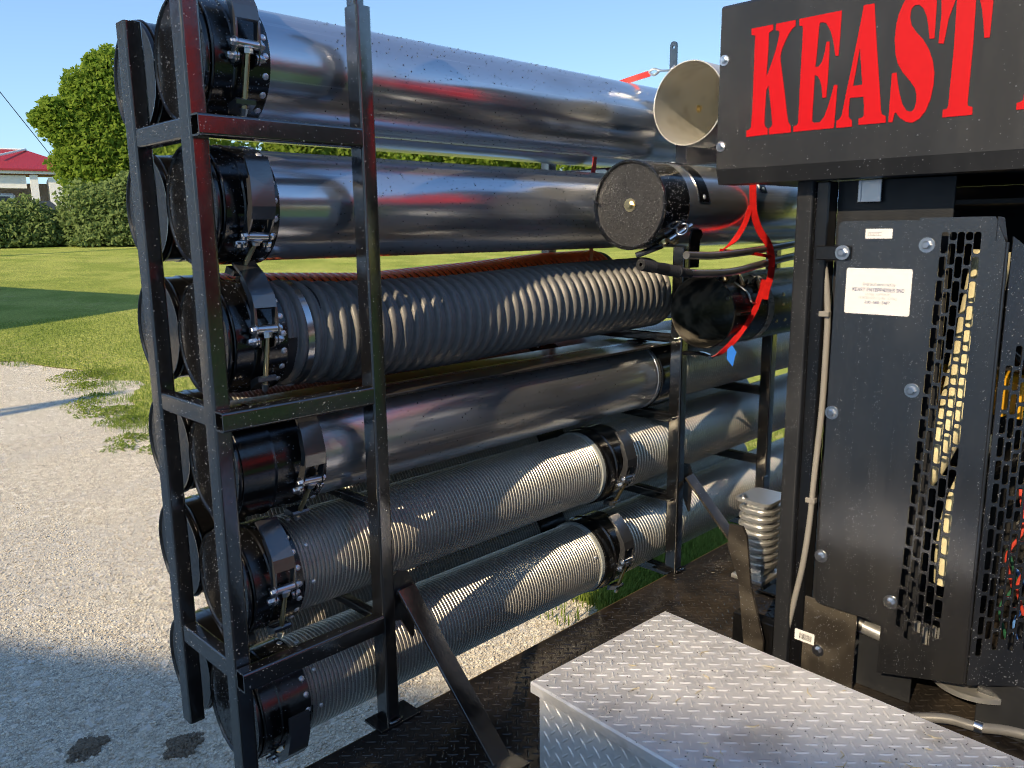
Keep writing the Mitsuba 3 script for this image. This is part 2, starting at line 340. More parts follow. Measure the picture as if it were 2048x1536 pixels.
P, st = scatter(60000, 2.3, 4.6, 1.7, 3.4, lambda x, y, st: (x + edge_noise(x, y) * .7 > 2.60), 4)
struct('tall_grass', blades(P, .085, .005, st, .9), 'grass_blade', smooth=False, kind='stuff', label='dark green uncut grass growing beneath the pipe rack')
# weeds in clumps: patches (x, y, radius)
wp = [(2.45, 8.5, .26), (2.65, 8.75, .26), (2.38, 8.2, .2), (2.12, 6.5, .15), (2.27, 6.75, .2), (2.32, 6.25, .18), (2.2, 5.65, .12), (2.75, 9.4, .4), (3.05, 10.0, .5), (2.5, 7.4, .3), (2.55, 7.9, .35), (2.6, 6.6, .35), (2.45, 5.9, .3)]
P = []
st = np.random.default_rng(21)
for (x, y, r) in wp:
    k = int(1900 * r * r / .09) // 3
    a = st.uniform(0, 6.283, k); q_ = r * st.random(k) ** .8 * (.6 + .6 * meshkit.noise(np.stack([np.cos(a) * 2 + x, np.sin(a) * 2 + y, a * 0], 1)))
    xx, yy = x + q_ * np.cos(a), y + q_ * np.sin(a)
    P.append(np.stack([xx, yy, ground_z(xx, yy) + st.random(k) * .07 * np.clip(1 - q_ / r, .15, 1)], 1))
P = np.vstack(P)
struct('weeds', leaves(P, np.tile([0, 0, .9], (len(P), 1)), .026, st, .8), 'weed_leaf', smooth=False, kind='stuff', label='low weeds and clover spreading over the edge of the gravel')
def soil(x, y, r, seed):
    st = np.random.default_rng(seed); n = 900; a = st.uniform(0, 6.283, n); q_ = r * st.random(n) ** .6 * (.55 + .9 * meshkit.noise(np.stack([np.cos(a) * 1.7 + seed, np.sin(a) * 1.7, a * 0], 1)))
    xx = x + q_ * np.cos(a) * 1.1; yy = y + q_ * np.sin(a)
    ms = trimesh.creation.icosahedron(); s = .0022 + .0075 * st.random(n) ** 4
    V = (ms.vertices[None] * s[:, None, None] * st.uniform(.5, 1.3, (n, 12, 1)) + np.stack([xx, yy, .003 + .010 * np.clip(1 - q_ / r, 0, 1)], 1)[:, None]).reshape(-1, 3)
    return trimesh.Trimesh(V, (ms.faces[None] + (np.arange(n) * 12)[:, None, None]).reshape(-1, 3), process=False)
mat('clod', (.17, .14, .105), .9)
for k_, (x, y, r, lb) in enumerate([(.66, 2.655, .056, 'small dark heap of soil on the gravel, nearer the left picture edge'), (.885, 2.44, .060, 'flat brown clump of soil on the gravel, just left of the rack foot')]):
    single('soil_clump', lb, 'soil clump', soil(x, y, r, 5 + k_), 'clod', smooth=False)

# ------------------------------------------------------------------ trees and shrubs
def blob_points(n, lobes, st):
    "points spread through the shells of several ellipsoid lobes (cx, cy, cz, rx, ry, rz), and their outward directions"
    w = np.array([l[3] * l[4] + l[4] * l[5] + l[3] * l[5] for l in lobes]); k = st.choice(len(lobes), n, p=w / w.sum()); L = np.array(lobes)[k]
    d = st.normal(size=(n, 3)); d /= np.linalg.norm(d, axis=1, keepdims=True)
    r = 1 - .45 * st.random(n) ** 1.6
    r *= .60 + .72 * meshkit.fbm(d * 3.4 + k[:, None] * 7.3, 3, 2)
    return L[:, :3] + d * L[:, 3:] * r[:, None], d
def branchy(base, top, r, st, n=7):
    b, t = np.array(base, float), np.array(top, float); ms = [tube(smooth_path([b, b * .5 + t * .5 + [.15, -.1, 0], t], 5), np.linspace(r, r * .3, 11), 8)]
    H = np.linalg.norm(t - b)
    for i in range(n):
        f = .3 + .6 * i / n; p = b + (t - b) * f; a = st.uniform(0, 6.283); L = H * .26 * (1.1 - f * .6)
        q_ = p + np.array([math.cos(a) * L, math.sin(a) * L, L * .7]); ms.append(tube([p, (p + q_) / 2 + [0, 0, L * .08], q_], [r * .4, r * .25, r * .08], 6))
    return cat(ms)
def tree(name, label, cat_, base, lobes, n, size, leaf, seed, r=.2, group=None, top=None):
    st = np.random.default_rng(seed); t = thing(name, label, cat_, group)
    P, D = blob_points(n, lobes, st)
    g = base[2] - .05; P = P[P[:, 2] > g + .05]; D = np.tile([-.45, -.35, .45], (len(P), 1)) + (st.normal(size=(len(P), 3)) * .5)
    obj(t, 'crown', leaves(P, D, size, st, .6, .62), leaf, smooth=False)
    c = np.array(lobes); tp = top or (c[:, 0].mean(), c[:, 1].mean(), c[:, 2].max())
    obj(t, 'trunk', branchy(base, tp, r, st), 'bark', smooth=True)
    return t
def lobes_of(cx, cy, cz, R, H, n, st):
    out = []
    for i in range(n):
        a = st.uniform(0, 6.283); q_ = R * math.sqrt(st.random()) * .75; h = st.uniform(-.42, .42) * H
        k = 1 - .55 * abs(h) / (H * .5); out.append((cx + q_ * math.cos(a) * k, cy + q_ * math.sin(a) * k, cz + h, R * .48, R * .48, R * .42))
    return out
st = np.random.default_rng(3)
L1 = [(15.2, 42.2, 2.8, 2.0, 2.2, 1.9), (14.1, 42.6, 4.7, 1.9, 2.0, 1.7), (14.4, 42.6, 5.8, 2.1, 2.0, 1.9), (13.0, 43.0, 6.9, 1.35, 1.4, 1.2), (14.7, 42.3, 7.9, 1.7, 1.6, 1.5), (15.3, 42.2, 9.4, 1.35, 1.3, 1.25), (15.9, 42.0, 5.2, 2.0, 2.0, 2.2), (16.2, 41.6, 8.2, 1.5, 1.5, 1.6), (13.9, 42.6, 8.6, 1.0, 1.1, .9)]
for c in list(L1):
    for _ in range(4):
        a_ = st.uniform(0, 6.283); L1.append((c[0] + c[3] * .62 * math.cos(a_), c[1] + st.uniform(-.6, .6), c[2] + c[5] * .62 * math.sin(a_), .46 * c[3], .46 * c[4], .46 * c[5]))
tree('broadleaf_tree', 'tall sunlit yellow green tree standing behind the shrubs, left of the pipe rack', 'tree', (14.6, 42.5, 1.4), L1, 75000, .22, 'tree_leaf', 8, .28)
LB = [(8.2, 37.4, 1.9, 1.5, 1.3, 1.15), (9.4, 37.0, 2.0, 1.3, 1.2, 1.2), (7.2, 37.9, 1.8, 1.3, 1.2, 1.0), (8.8, 37.2, 1.4, 1.6, 1.2, .9), (9.9, 36.8, 1.6, .9, 1.0, 1.0)]
tree('shrub', 'rounded grey green shrub on the lawn, at the left picture edge below the red roof', 'shrub', (8.6, 37.3, 1.28), LB, 24000, .16, 'lilac_leaf', 9, .06, 'shrubs along the lawn')
LC = [(11.6, 36.0, 2.3, 1.5, 1.3, 1.5), (12.6, 35.0, 2.4, 1.5, 1.3, 1.6), (13.6, 34.4, 2.2, 1.5, 1.3, 1.7), (11.2, 36.3, 1.6, 1.0, 1.1, .9), (12.2, 35.2, 1.5, 1.8, 1.2, .9), (14.6, 33.8, 2.2, 1.5, 1.3, 1.6), (12.9, 34.9, 3.3, 1.0, 1.0, .9)]
tree('shrub', 'larger pale green shrub on the lawn, in front of the tall tree', 'shrub', (12.4, 35.3, 1.26), LC, 34000, .16, 'lilac_leaf', 10, .06, 'shrubs along the lawn')
# hedgerow across the far side of the lawn, seen in the gap under the top pipes
hd = np.random.default_rng(31)
def hedge_ply(seed, leaf):
    st = np.random.default_rng(seed); lb = [(st.uniform(-1.9, 1.9), st.uniform(-.8, .8), st.uniform(1.0, 4.0), 1.35, 1.2, 1.25) for _ in range(11)]
    P, D = blob_points(11000, lb, st); P = P[P[:, 2] > 0]; D = np.tile([-.45, -.35, .45], (len(P), 1)) + st.normal(size=(len(P), 3)) * .5
    return mikit.ply(leaves(P, D, .24, st, .6, .62), leaf, smooth=False), mikit.ply(branchy((0, 0, -.2), (.2, .1, 3.2), .12, st), 'bark', smooth=True)
HP = [hedge_ply(40, 'far_leaf'), hedge_ply(41, 'tree_leaf'), hedge_ply(42, 'far_leaf')]
hl = ['bushy hedgerow tree across the lawn, seen between the two top pipes, {} from the left']
ordn = ['first', 'second', 'third', 'fourth', 'fifth', 'sixth', 'seventh', 'eighth', 'ninth', 'tenth', 'eleventh', 'twelfth']
for i in range(10):
    f = i / 9; x = 15.6 + f * 18.5; y = 35.8 - f * 13.5; z = float(ground_z(np.array(x), np.array(y)))
    t = thing('hedgerow_tree', f'{ordn[i]} hedgerow tree from the left, in the gap under the top pipes', 'tree', 'hedgerow trees beyond the lawn')
    W = T().translate([x + hd.uniform(-.3, .3), y + hd.uniform(-.5, .5), z]).rotate([0, 0, 1], hd.uniform(0, 360)).scale([1.05, 1.05, hd.uniform(.95, 1.2)])
    obj(t, 'crown', HP[i % 3][0], ['far_leaf', 'tree_leaf', 'far_leaf'][i % 3], to_world=W); obj(t, 'trunk', HP[i % 3][1], 'bark', to_world=W)
# trees behind the viewer, only met in the reflections
BP = []
st = np.random.default_rng(50); lb = lobes_of(0, 0, 5.2, 3.4, 7.0, 10, st); P, D = blob_points(14000, lb, st)
yt = mikit.ply(leaves(P, D, .42, st, .6, .62), 'far_leaf', smooth=False); yk = mikit.ply(branchy((0, 0, -.2), (0, 0, 6), .25, st), 'bark', smooth=True)
for i, (x, y, a) in enumerate([(26, -22, 10), (31, -17, 80), (36, -11, 150), (41, -5, 220), (21, -28, 300), (46, 2, 30)]):
    t = thing('yard_tree', f'{ordn[i]} leafy tree of the row behind the vacuum machine', 'tree', 'trees behind the machine')
    W = T().translate([x, y, 0]).rotate([0, 0, 1], a).scale([1.2, 1.2, 1.1])
    obj(t, 'crown', yt, 'far_leaf', to_world=W); obj(t, 'trunk', yk, 'bark', to_world=W)
t = None
single('wooden_post', 'short weathered wooden post on the lawn, seen under the second pipe row', 'post', cbox(21.3, 21.75, 20.9, 21.3, .35, 1.05, .03), 'pole_wood', smooth=False)

# ------------------------------------------------------------------ buildings
def along(o, u, v, x0, x1, y0, y1, z0, z1, c=.01):
    return frame(cbox(x0, x1, y0, y1, z0, z1, c), (*u, 0), (*v, 0), (0, 0, 1), (o[0], o[1], 0))
# farm building with the red roof, 60 m off: u runs along its front, v away from the viewer
b = thing('farm_building', 'white farm building with a red roof and open bay, beyond the shrubs at the left', 'building')
o, u, v = (16.15, 57.8), (-.97, .243), (.243, .97)
gz = float(ground_z(np.array(15.), np.array(58.)))
obj(b, 'back_wall', along(o, u, v, -.2, 16, 5.6, 5.9, gz - .3, 5.2), 'white_paint', False)
obj(b, 'side_wall', along(o, u, v, -1.9, -.02, .3, 5.6, gz - .3, 5.3), 'white_paint', False)
obj(b, 'front_wall', along(o, u, v, 12, 16, .3, .6, gz - .3, 5.3), 'white_paint', False)
obj(b, 'door_header', along(o, u, v, 1.2, 11.8, .38, .55, 4.62, 5.42), 'white_paint', False)
for x in (.55, 11.8): obj(b, 'pillar', along(o, u, v, x, x + .45, .2, .6, gz - .3, 5.46), 'white_paint', False)
f_ = obj(b, 'fascia', along(o, u, v, -2.1, 16.2, .0, .14, 5.50, 5.80), 'white_paint', False)
rp = [(-2.3, -.15, 5.80), (16.4, -.15, 5.80), (16.4, 6.2, 5.80), (-2.3, 6.2, 5.80), (1.0, 3.0, 7.2), (13.0, 3.0, 7.2)]
hv = [np.array(p) for p in rp] + [np.array(p) + [0, 0, -.12] for p in rp[:4]]
rf = obj(b, 'roof', frame(trimesh.convex.convex_hull(np.array(hv)), (*u, 0), (*v, 0), (0, 0, 1), (o[0], o[1], 0)), 'red_roof', False)
def world_uv(x, y, z): return np.array([o[0] + u[0] * x + v[0] * y, o[1] + u[1] * x + v[1] * y, z])
obj(rf, 'ridge_cap', cat([tube([world_uv(1.0, 2.9, 7.24), world_uv(2.6, .9, 6.62)], .07, 6), tube([world_uv(1.0, 3.0, 7.22), world_uv(13.0, 3.0, 7.22)], .06, 6)]), 'white_paint')
c_ = thing('camper', 'pale blue camper body parked under the open bay of the farm building', 'camper')
obj(c_, 'body', along(o, u, v, 1.9, 8.5, 1.0, 3.4, gz + .5, 4.35, .12), 'camper_blue', False)
obj(c_, 'window', along(o, u, v, 2.2, 2.75, .985, 1.02, 3.75, 4.15, .005), 'dark_glass', False)
h_ = thing('parked_car', 'grey car roof and windscreen just showing above the left shrub', 'car')
obj(h_, 'body', along(o, u, v, -1.0, 3.0, -3.0, -1.3, gz + .35, 3.0, .2), 'conduit_grey', False)
obj(h_, 'cabin', frame(trimesh.convex.convex_hull(np.array([(x, y, z) for (x, z, d) in ((-.7, 3.0, 0), (2.2, 3.0, 0), (.1, 3.75, .2), (1.7, 3.75, .2)) for y in (-2.9 + d, -1.4 - d)])), (*u, 0), (*v, 0), (0, 0, 1), (o[0], o[1], 0)), 'dark_glass', False)
for x in (-.3, 2.2): obj(h_, 'wheel', frame(trimesh.creation.cylinder(.35, .2, sections=24), (*u, 0), (0, 0, 1), (*v, 0), world_uv(x, -2.9, gz + .35)), 'rubber')
w0, w1 = np.array([13.01, 48.28, 6.95]), np.array([11.3, 46.6, 8.65]); dw = (w1 - w0)
pts = [w0 - dw * 2.2, w0, w1, w1 + dw * 5, w1 + dw * 10]
single('power_line', 'thin black power line sloping down behind the tree at the upper left', 'power line', tube(pts, .022, 6), 'print_black')
p_ = w1 + dw * 10
# the sheds of the yard behind the viewer: they shade the lower left and show in the wet steel
def shed(name, label, corner, u, L, W, h, rise, wall, roof):
    t = thing(name, label, 'shed'); u = np.array(u, float) / np.hypot(*u); v = np.array([-u[1], u[0]])
    if W < 0: v, W = -v, -W
    fr = lambda m: frame(m, (*u, 0), (*v, 0), (0, 0, 1), (corner[0], corner[1], 0))
    obj(t, 'wall', fr(cbox(.15, L - .15, .15, W - .15, -.3, h, .02)), wall, False)
    g = Polygon([(0, h + .003), (W, h + .003), (W / 2, h + rise)])
    obj(t, 'roof', fr(frame(trimesh.creation.extrude_polygon(g, L, engine='earcut'), (0, 1, 0), (0, 0, 1), (1, 0, 0))), roof, False)
    d = obj(t, 'door', fr(cbox(L * .4, L * .6, .08, .147, -.1, h * .7, .01)), 'white_paint', False)
    return t
shed('machine_shed', 'long white machine shed behind the camera whose eave shades the yard', (-19.0, 14.66), (1, -1.58), 36, -9, 7.0, 1.2, 'white_paint', 'red_roof')
shed('grain_shed', 'white shed left of the frame that throws its shadow over the lawn', (-.6, 14.7), (-.367, .93), 13, 9, 5.0, .5, 'white_paint', 'red_roof')
shed('red_barn', 'large red barn across the yard behind the machine', (1.0, -19.0), (.78, .62), 9.0, -9, 6.8, 2.0, 'red_paint', 'red_roof')
t = thing('utility_pole', 'wooden utility pole left of the frame whose thin shadow crosses the gravel', 'pole')
obj(t, 'pole', tube([(-6.9, 7.1, -.5), (-6.9, 7.1, 6.0)], [.10, .085], 12), 'pole_wood')
obj(t, 'cross_arm', cbox(-7.6, -6.2, 7.19, 7.27, 5.5, 5.62, .005), 'pole_wood', False)
t = thing('utility_pole', 'distant wooden utility pole carrying the thin power line, left of the frame', 'pole')
obj(t, 'pole', tube([(p_[0], p_[1], 0), tuple(p_ + [0, 0, .4])], [.17, .12], 12), 'pole_wood')
obj(t, 'cross_arm', cbox(p_[0] - .9, p_[0] + .9, p_[1] + .15, p_[1] + .27, p_[2] - .02 + .05, p_[2] + .15, .005), 'pole_wood', False)

# ------------------------------------------------------------------ trailer deck
t_deck = thing('trailer_deck', 'black checker plate trailer deck under the rack, toolbox and machine', 'trailer')
DZ = .62
deck_plate = cbox(-.35, 6.5, -1.25, 1.285, DZ - .008, DZ, .001)
obj(t_deck, 'floor_plate', deck_plate, 'deck_paint', False)
def lug_mesh(C, ang, z, L=.026, W=.0062, H=.0016):
    "raised lens-shaped lugs at the points C (x, y), turned by ang"
    n = len(C); k = 10; a = np.arange(k) * 2 * np.pi / k
    bx, by = np.cos(a), np.sin(a) * (1 - .25 * np.abs(np.cos(a)))
    ringx = np.stack([bx * L / 2, bx * L * .42], 0); ringy = np.stack([by * W / 2, by * W * .22], 0); ringz = np.stack([0 * bx - .0003, 0 * bx + H], 0)
    lx, ly, lz = ringx.ravel(), ringy.ravel(), ringz.ravel()
    c, s_ = np.cos(ang)[:, None], np.sin(ang)[:, None]
    V = np.stack([C[:, :1] + c * lx - s_ * ly, C[:, 1:2] + s_ * lx + c * ly, z + np.repeat(lz[None], n, 0)], -1).reshape(-1, 3)
    F = []
    for j in range(k):
        j2 = (j + 1) % k; F += [(j, j2, k + j2), (j, k + j2, k + j)]
    F += [(k, k + j, k + j + 1) for j in range(1, k - 1)]
    return trimesh.Trimesh(V, (np.array(F)[None] + (np.arange(n) * 2 * k)[:, None, None]).reshape(-1, 3), process=False)
def lug_grid(x0, x1, y0, y1, keep, a=.0215):
    m = int(3.2 / a); I, J = np.meshgrid(np.arange(-m, m), np.arange(-m, m), indexing='ij'); I, J = I.ravel(), J.ravel()
    r = math.sqrt(.5); C = np.stack([(I + J) * r * a, (J - I) * r * a], 1) + [(x0 + x1) / 2, (y0 + y1) / 2]
    ang = np.where((I + J) % 2 == 0, -math.pi / 4, math.pi / 4)
    s = (C[:, 0] > x0) & (C[:, 0] < x1) & (C[:, 1] > y0) & (C[:, 1] < y1) & keep(C[:, 0], C[:, 1]); return C[s], ang[s]
C_, a_ = lug_grid(.25, 2.75, .15, 1.275, lambda x, y: ~((x > .99) & (x < 1.33) & (y < .86)))
obj(t_deck, 'tread_lug', lug_mesh(C_, a_, DZ), 'deck_paint', smooth=True, kind='stuff')
obj(t_deck, 'side_rail', cbox(-.35, 6.5, 1.235, 1.275, DZ - .13, DZ - .0085, .003), 'deck_paint', False)
obj(t_deck, 'edge_strip', cbox(-.35, 6.5, 1.2855, 1.2875, DZ - .0075, DZ - .0005, .0005), 'edge_rust', False)
obj(t_deck, 'cross_beam', cat([cbox(x, x + .08, -1.2, 1.23, DZ - .12, DZ - .0085, .003) for x in np.arange(-.2, 6, .6)]), 'deck_paint', False, kind='stuff')
obj(t_deck, 'stake_pocket', cbox(1.74, 1.845, 1.29, 1.425, .485, .512, .002), 'wood_block', False)
for x in (-.2, 5.6):
    pass
wet(t_deck, cat([cbox(.3, 2.4, .85, 1.28, DZ - .001, DZ, .0001)]), 9000, 61, keep=lambda P, N: N[:, 2] > .9)

# ------------------------------------------------------------------ pipe rack
R_ = thing('pipe_rack', 'welded black square tube rack holding the pipes along the trailer edge', 'rack')
rack_meshes = []
def rk(name, m, sm=30, **kw):
    rack_meshes.append(m); return obj(R_, name, m, 'rack_paint', sm, **kw)
XA = .592
rk('post', sqtube((XA, 1.32, .655), (XA, 1.32, 2.13), (1, 0, 0), .032, .040))                 # corner post
rk('post', sqtube((XA, 1.552, .655), (XA, 1.552, 2.02), (1, 0, 0), .032, .040))               # left post
rk('post', sqtube((.900, 1.292, DZ), (.900, 1.292, 2.05), (1, 0, 0), .032, .040))             # post on the deck edge
rk('post', sqtube((1.972, 1.292, DZ), (1.972, 1.292, 2.06), (1, 0, 0), .034, .040))
rk('post', sqtube((2.518, 1.292, DZ), (2.518, 1.292, 1.62), (1, 0, 0), .034, .040))
rk('post', sqtube((1.972, 1.805, DZ), (1.972, 1.805, 2.06), (1, 0, 0), .034, .040))
rk('post_stub', sqtube((.896, 1.292, 2.051), (.896, 1.292, 2.15), (1, 0, 0), .022, .028))
for z0, z1 in ((1.803, 1.838), (1.320, 1.355), (.838, .876)):
    zm, h = (z0 + z1) / 2, z1 - z0
    rk('side_bar', sqtube((.577, 1.284, zm), (.8835, 1.284, zm), (0, 1, 0), .0305, h, t=.0032))
    rk('end_bar', sqtube((XA + .001, 1.3405, zm), (XA + .001, 1.5315, zm), (1, 0, 0), .028, h))
for z in (1.82, 1.338, 1.100, .853, .615):
    rk('support_bar', sqtube((1.972, 1.3125, z), (1.972, 1.7845, z), (1, 0, 0), .030, .028))
    if z < 1.5: rk('support_bar', sqtube((2.518, 1.3125, z), (2.518, 1.80, z), (1, 0, 0), .030, .028))
for z in (1.100, .853):
    rk('support_bar', sqtube((.900, 1.3125, z), (.900, 1.80, z), (1, 0, 0), .020, .020))
for z in (1.345, 1.112, .862, .63):
    rk('bar_tab', cbox(1.935, 1.9545, 1.285, 1.345, z - .012, z - .004, .001), False)
obj(R_, 'shelf_plate', cbox(.6095, 2.25, 1.3385, 1.53, 1.312, 1.318, .001), 'shelf_paint', False)
rk('foot_plate', cbox(.86, .965, 1.262, 1.325, DZ + .001, DZ + .007, .001), False)
rk('weld_bead', tube(smooth_path([(.885, 1.268, DZ + .010), (.915, 1.268, DZ + .012), (.9185, 1.315, DZ + .010)], 6), .005, 6), True)
rk('weld_bead', tube(smooth_path([(1.955, 1.268, DZ + .006), (1.989, 1.268, DZ + .008), (1.993, 1.315, DZ + .006)], 6), .005, 6), True)
def gusset(x):
    g = Polygon([(0, .948), (.012, .958), (.040, .948), (.058, .915), (.050, .80), (.045, .795), (.018, .845), (0, .85)])
    m = prism(g, .006, (1, 0, 0), (0, 0, 1), (x, 1.285, 0)); return m
def brace(x, top=(.930, 1.272, .925), dx=.028):
    p0, p1 = np.array([x + .030, 1.2745, .915]), np.array([x + .052, 1.012, DZ + .004])
    d = (p1 - p0) / np.linalg.norm(p1 - p0); a = np.array([1., 0, 0]); a -= d * (a @ d); a /= np.linalg.norm(a)
    return prism(rrect(.046, .007, .002, 2), np.linalg.norm(p1 - p0), a, np.cross(d, a), p0)
for x, rr in ((.9165, 'near'), (1.9895, 'far')):
    sfx = rk('gusset', gusset(x), False); sfy = rk('brace', brace(x))
    if rr == 'far':
        for q_ in (sfx, sfy): scene[q_]['bsdf'] = {'type': 'ref', 'id': 'wet_steel'}
    rk('bolt', bolt((x + .020, 1.2785, .905), (0, -1, 0), .007, .006), 30)
    rk('brace_foot', cbox(x + .02, x + .085, .97, 1.03, DZ + .0045, DZ + .0105, .001), False)
rk('hook_flat', tube(smooth_path([(1.95, 1.262, 1.300), (1.945, 1.20, 1.306), (1.88, 1.13, 1.312), (1.862, 1.122, 1.312)], 6), .006, 8))
rk('gusset', cbox(2.472, 2.5, 1.262, 1.270, .735, .81, .002), False)
sb = rrect(.021, .098, .0104, 6).difference(Point(0, .034).buffer(.0042)).difference(Point(0, -.026).buffer(.0042))
rk('strap_bracket', prism(sb, .006, (0, -1, 0), (0, 0, 1), (1.925, 1.302, 2.095)), 30)
wet(R_, [rack_meshes[k] for k in range(len(rack_meshes))], 20000, 62, keep=lambda P, N: (P[:, 0] < 1.0) & (N[:, 1] < .5) & (P[:, 2] > .78 + .25 * (P[:, 0] > .8)) & (P[:, 1] < 1.6))
obj(R_, 'rain_beads', drops(rack_meshes, 7000, seed=63, keep=lambda P, N: (P[:, 0] > 1.0) & (N[:, 1] < .5) & (P[:, 1] < 1.33)), 'water_bead', smooth=True, kind='stuff')

# ------------------------------------------------------------------ pipes of the rack
ROWZ = [1.948, 1.701, 1.460, 1.217, .980, .710]
Y1, Y2, Y3 = 1.435, 1.675, 1.165
R0 = .1016
def cp(x, th, r, y, z):
    a = math.radians(th); return np.array([x, y - r * math.cos(a), z + r * math.sin(a)])
def smooth_tube(x0, x1, y, z, r=R0, n=72): return lathe([(x0, r)] + [(x, r) for x in np.linspace(x0, x1, 12)[1:]], y, z, n)
_flex = {}
def flex_tube(x0, x1, y, z, n=72, r=R0 - .001, P_=.0094):
    "interlocked metal hose: flat bands with narrow rolled seams; uv.x marks the dirty seam, uv.y its rolled lip"
    L = round(x1 - x0, 3); k = P_ / .0094
    if (L, n) not in _flex:
        ms, uvs = [], []; N = int(L / P_)
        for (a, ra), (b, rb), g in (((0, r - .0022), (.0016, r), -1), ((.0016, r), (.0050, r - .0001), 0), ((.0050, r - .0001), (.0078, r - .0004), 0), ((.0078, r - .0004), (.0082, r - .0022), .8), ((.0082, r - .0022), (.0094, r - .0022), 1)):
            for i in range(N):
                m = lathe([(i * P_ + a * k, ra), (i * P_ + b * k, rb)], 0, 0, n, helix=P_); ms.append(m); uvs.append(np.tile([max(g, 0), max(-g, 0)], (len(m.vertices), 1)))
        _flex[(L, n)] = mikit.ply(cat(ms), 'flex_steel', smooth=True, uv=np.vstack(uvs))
    return _flex[(L, n)], T().translate([x0, y, z])
def rubber_hose(x0, x1, y, z, n=80):
    P_ = .0300; pr = []
    sec = [(.0, .0945), (.0030, .0950), (.0055, .1003), (.0085, .1036), (.0125, .1045), (.0165, .1033), (.0195, .1000), (.0215, .0968), (.0232, .0972), (.0250, .0984), (.0268, .0972), (.0285, .0947)]
    for i in range(int((x1 - x0) / P_)): pr += [(x0 + i * P_ + a, r) for a, r in sec]
    return sag(lathe(pr, y, z, n, helix=P_), [.74, .92, 1.2, 1.6, 2.0], [0, -.012, -.015, -.001, .004])
def sag(m, xs, dz):
    v = np.array(m.vertices); v[:, 2] += np.interp(v[:, 0], xs, dz); m.vertices = v; return m
def collar_mesh(x0, x1, y, z, r=.1062):
    return lathe([(x0, r - .006), (x0, r + .0012), (x0 + .002, r + .0022), (x0 + .004, r + .0012), (x0 + .006, r - .0012), (x0 + .038, r - .0012), (x0 + .041, r + .0006), (x0 + .046, r + .0006), (x0 + .049, r), (x1 - .002, r), (x1, r - .0015), (x1, r - .005)], y, z, 80)
def rivets(par, x, y, z, r, ths, rad=.0060):
    for th in ths:
        p = cp(x, th, r, y, z); obj(par, 'rivet', dome(p, p - [x, y, z], rad, .0026), 'rivet_metal', True)
def latch(pipe, x, th, y, z, r=.1062, full=True, mirror=1):
    """over-centre clamp: bent lever plate with two side arms, pivot bolts, tee bar with threaded rod, catch plate"""
    a = math.radians(th); n = np.array([0, -math.cos(a), math.sin(a)]); tg = np.array([0, math.sin(a), math.cos(a)]) * mirror; o = np.array([x, y, z]) + n * r
    X = np.array([1., 0, 0])
    K, KU = 1.14, .86
    def W(u, t, h): return o + X * u * KU + (tg * t + n * h) * K
    sgn = np.cross(tg, n)[0]
    def sidep(poly, uc, w): return frame(trimesh.creation.extrude_polygon(affinity.scale(Polygon(poly), K, K, origin=(0, 0)), w, engine='earcut'), tg, n, np.cross(tg, n), o + X * (uc * KU - sgn * w / 2))
    L = obj(pipe, 'latch', sidep([(.030, .0225), (.032, .0265), (.052, .024), (.088, .004), (.112, -.022), (.109, -.026), (.086, -.001), (.051, .0195)], 0, .043), 'lever_paint', 20)
    arm = [(-.022, .004), (-.024, .010), (-.018, .016), (-.004, .022), (.030, .0262), (.052, .0238), (.088, .0035), (.083, -.006), (.050, .010), (.030, .012), (.004, .006), (-.010, .002)]
    for u in (-.0235, .0235): obj(L, 'arm', sidep(arm, u, .0034), 'lever_paint', 20)
    obj(L, 'tee_bar', cyl(W(-.0215, -.001, .0165), W(.0215, -.001, .0165), .0078, 16), 'zinc')
    for u in (-1, 1):
        obj(L, 'bolt', bolt(W(u * .0252, -.001, .0165), X * u, .0064, .007), 'zinc', 30)
        obj(L, 'pivot_bolt', cat([bolt(W(u * .0252, -.0175, .0085), X * u, .0066, .010), cyl(W(u * .0215, -.0175, .0085), W(u * .0175, -.0175, .0085), .0095, 16), cyl(W(u * .033, -.0175, .0085), W(u * .040, -.0175, .0085), .0042, 10)]), 'zinc', 30)
        obj(L, 'pivot_lug', sidep([(-.030, -.006), (-.028, .012), (-.018, .018), (-.008, .012), (-.004, -.004)], u * .0165, .003), 'black_gloss', 20)
    obj(L, 'nut', cat([cyl(W(0, -.006, .0155), W(0, -.014, .0145), .0092, 6), cyl(W(0, -.005, .0157), W(0, -.0065, .0155), .0115, 16)]), 'zinc')
    obj(L, 'threaded_rod', cyl(W(0, -.012, .0148), W(0, -.086, -.016), .0050, 12), 'gold_zinc')
    obj(L, 'catch_plate', sidep([(-.076, -.033), (-.072, -.008), (-.075, -.005), (-.081, -.007), (-.090, -.036)], 0, .036), 'lever_paint', 20)
    obj(L, 'rod_nut', cyl(W(0, -.085, -.0155), W(0, -.096, -.0205), .0072, 6, .0048), 'zinc')
    return L
def end_cap(pipe, x, y, z, r=.104):
    obj(pipe, 'end_cap', lathe([(x + .004, 0.0001), (x + .0035, r * .5), (x + .003, r - .004), (x, r - .002), (x - .0005, r + .001), (x + .004, r + .0025), (x + .008, r + .001), (x + .010, r - .004)], y, z, 80), 'black_gloss', 40)
TH = [6, -26, 11, -14, 5, -48]
lab1 = ['smooth aluminium pipe at the top of the near stack',
        'smooth aluminium pipe second from the top of the near stack',
        'thick black ribbed rubber hose in the middle of the near stack',
        'smooth grey steel pipe just below the black ribbed hose',
        'upper of the two ribbed metal hoses in the near stack',
        'lowest ribbed metal hose of the near stack, beside the deck edge']
cats = ['pipe', 'pipe', 'hose', 'pipe', 'hose', 'hose']
names = ['metal_pipe', 'metal_pipe', 'rubber_hose', 'metal_pipe', 'flex_hose', 'flex_hose']
END = [2.9, 3.0, 2.02, 1.93, 3.1, 3.1]
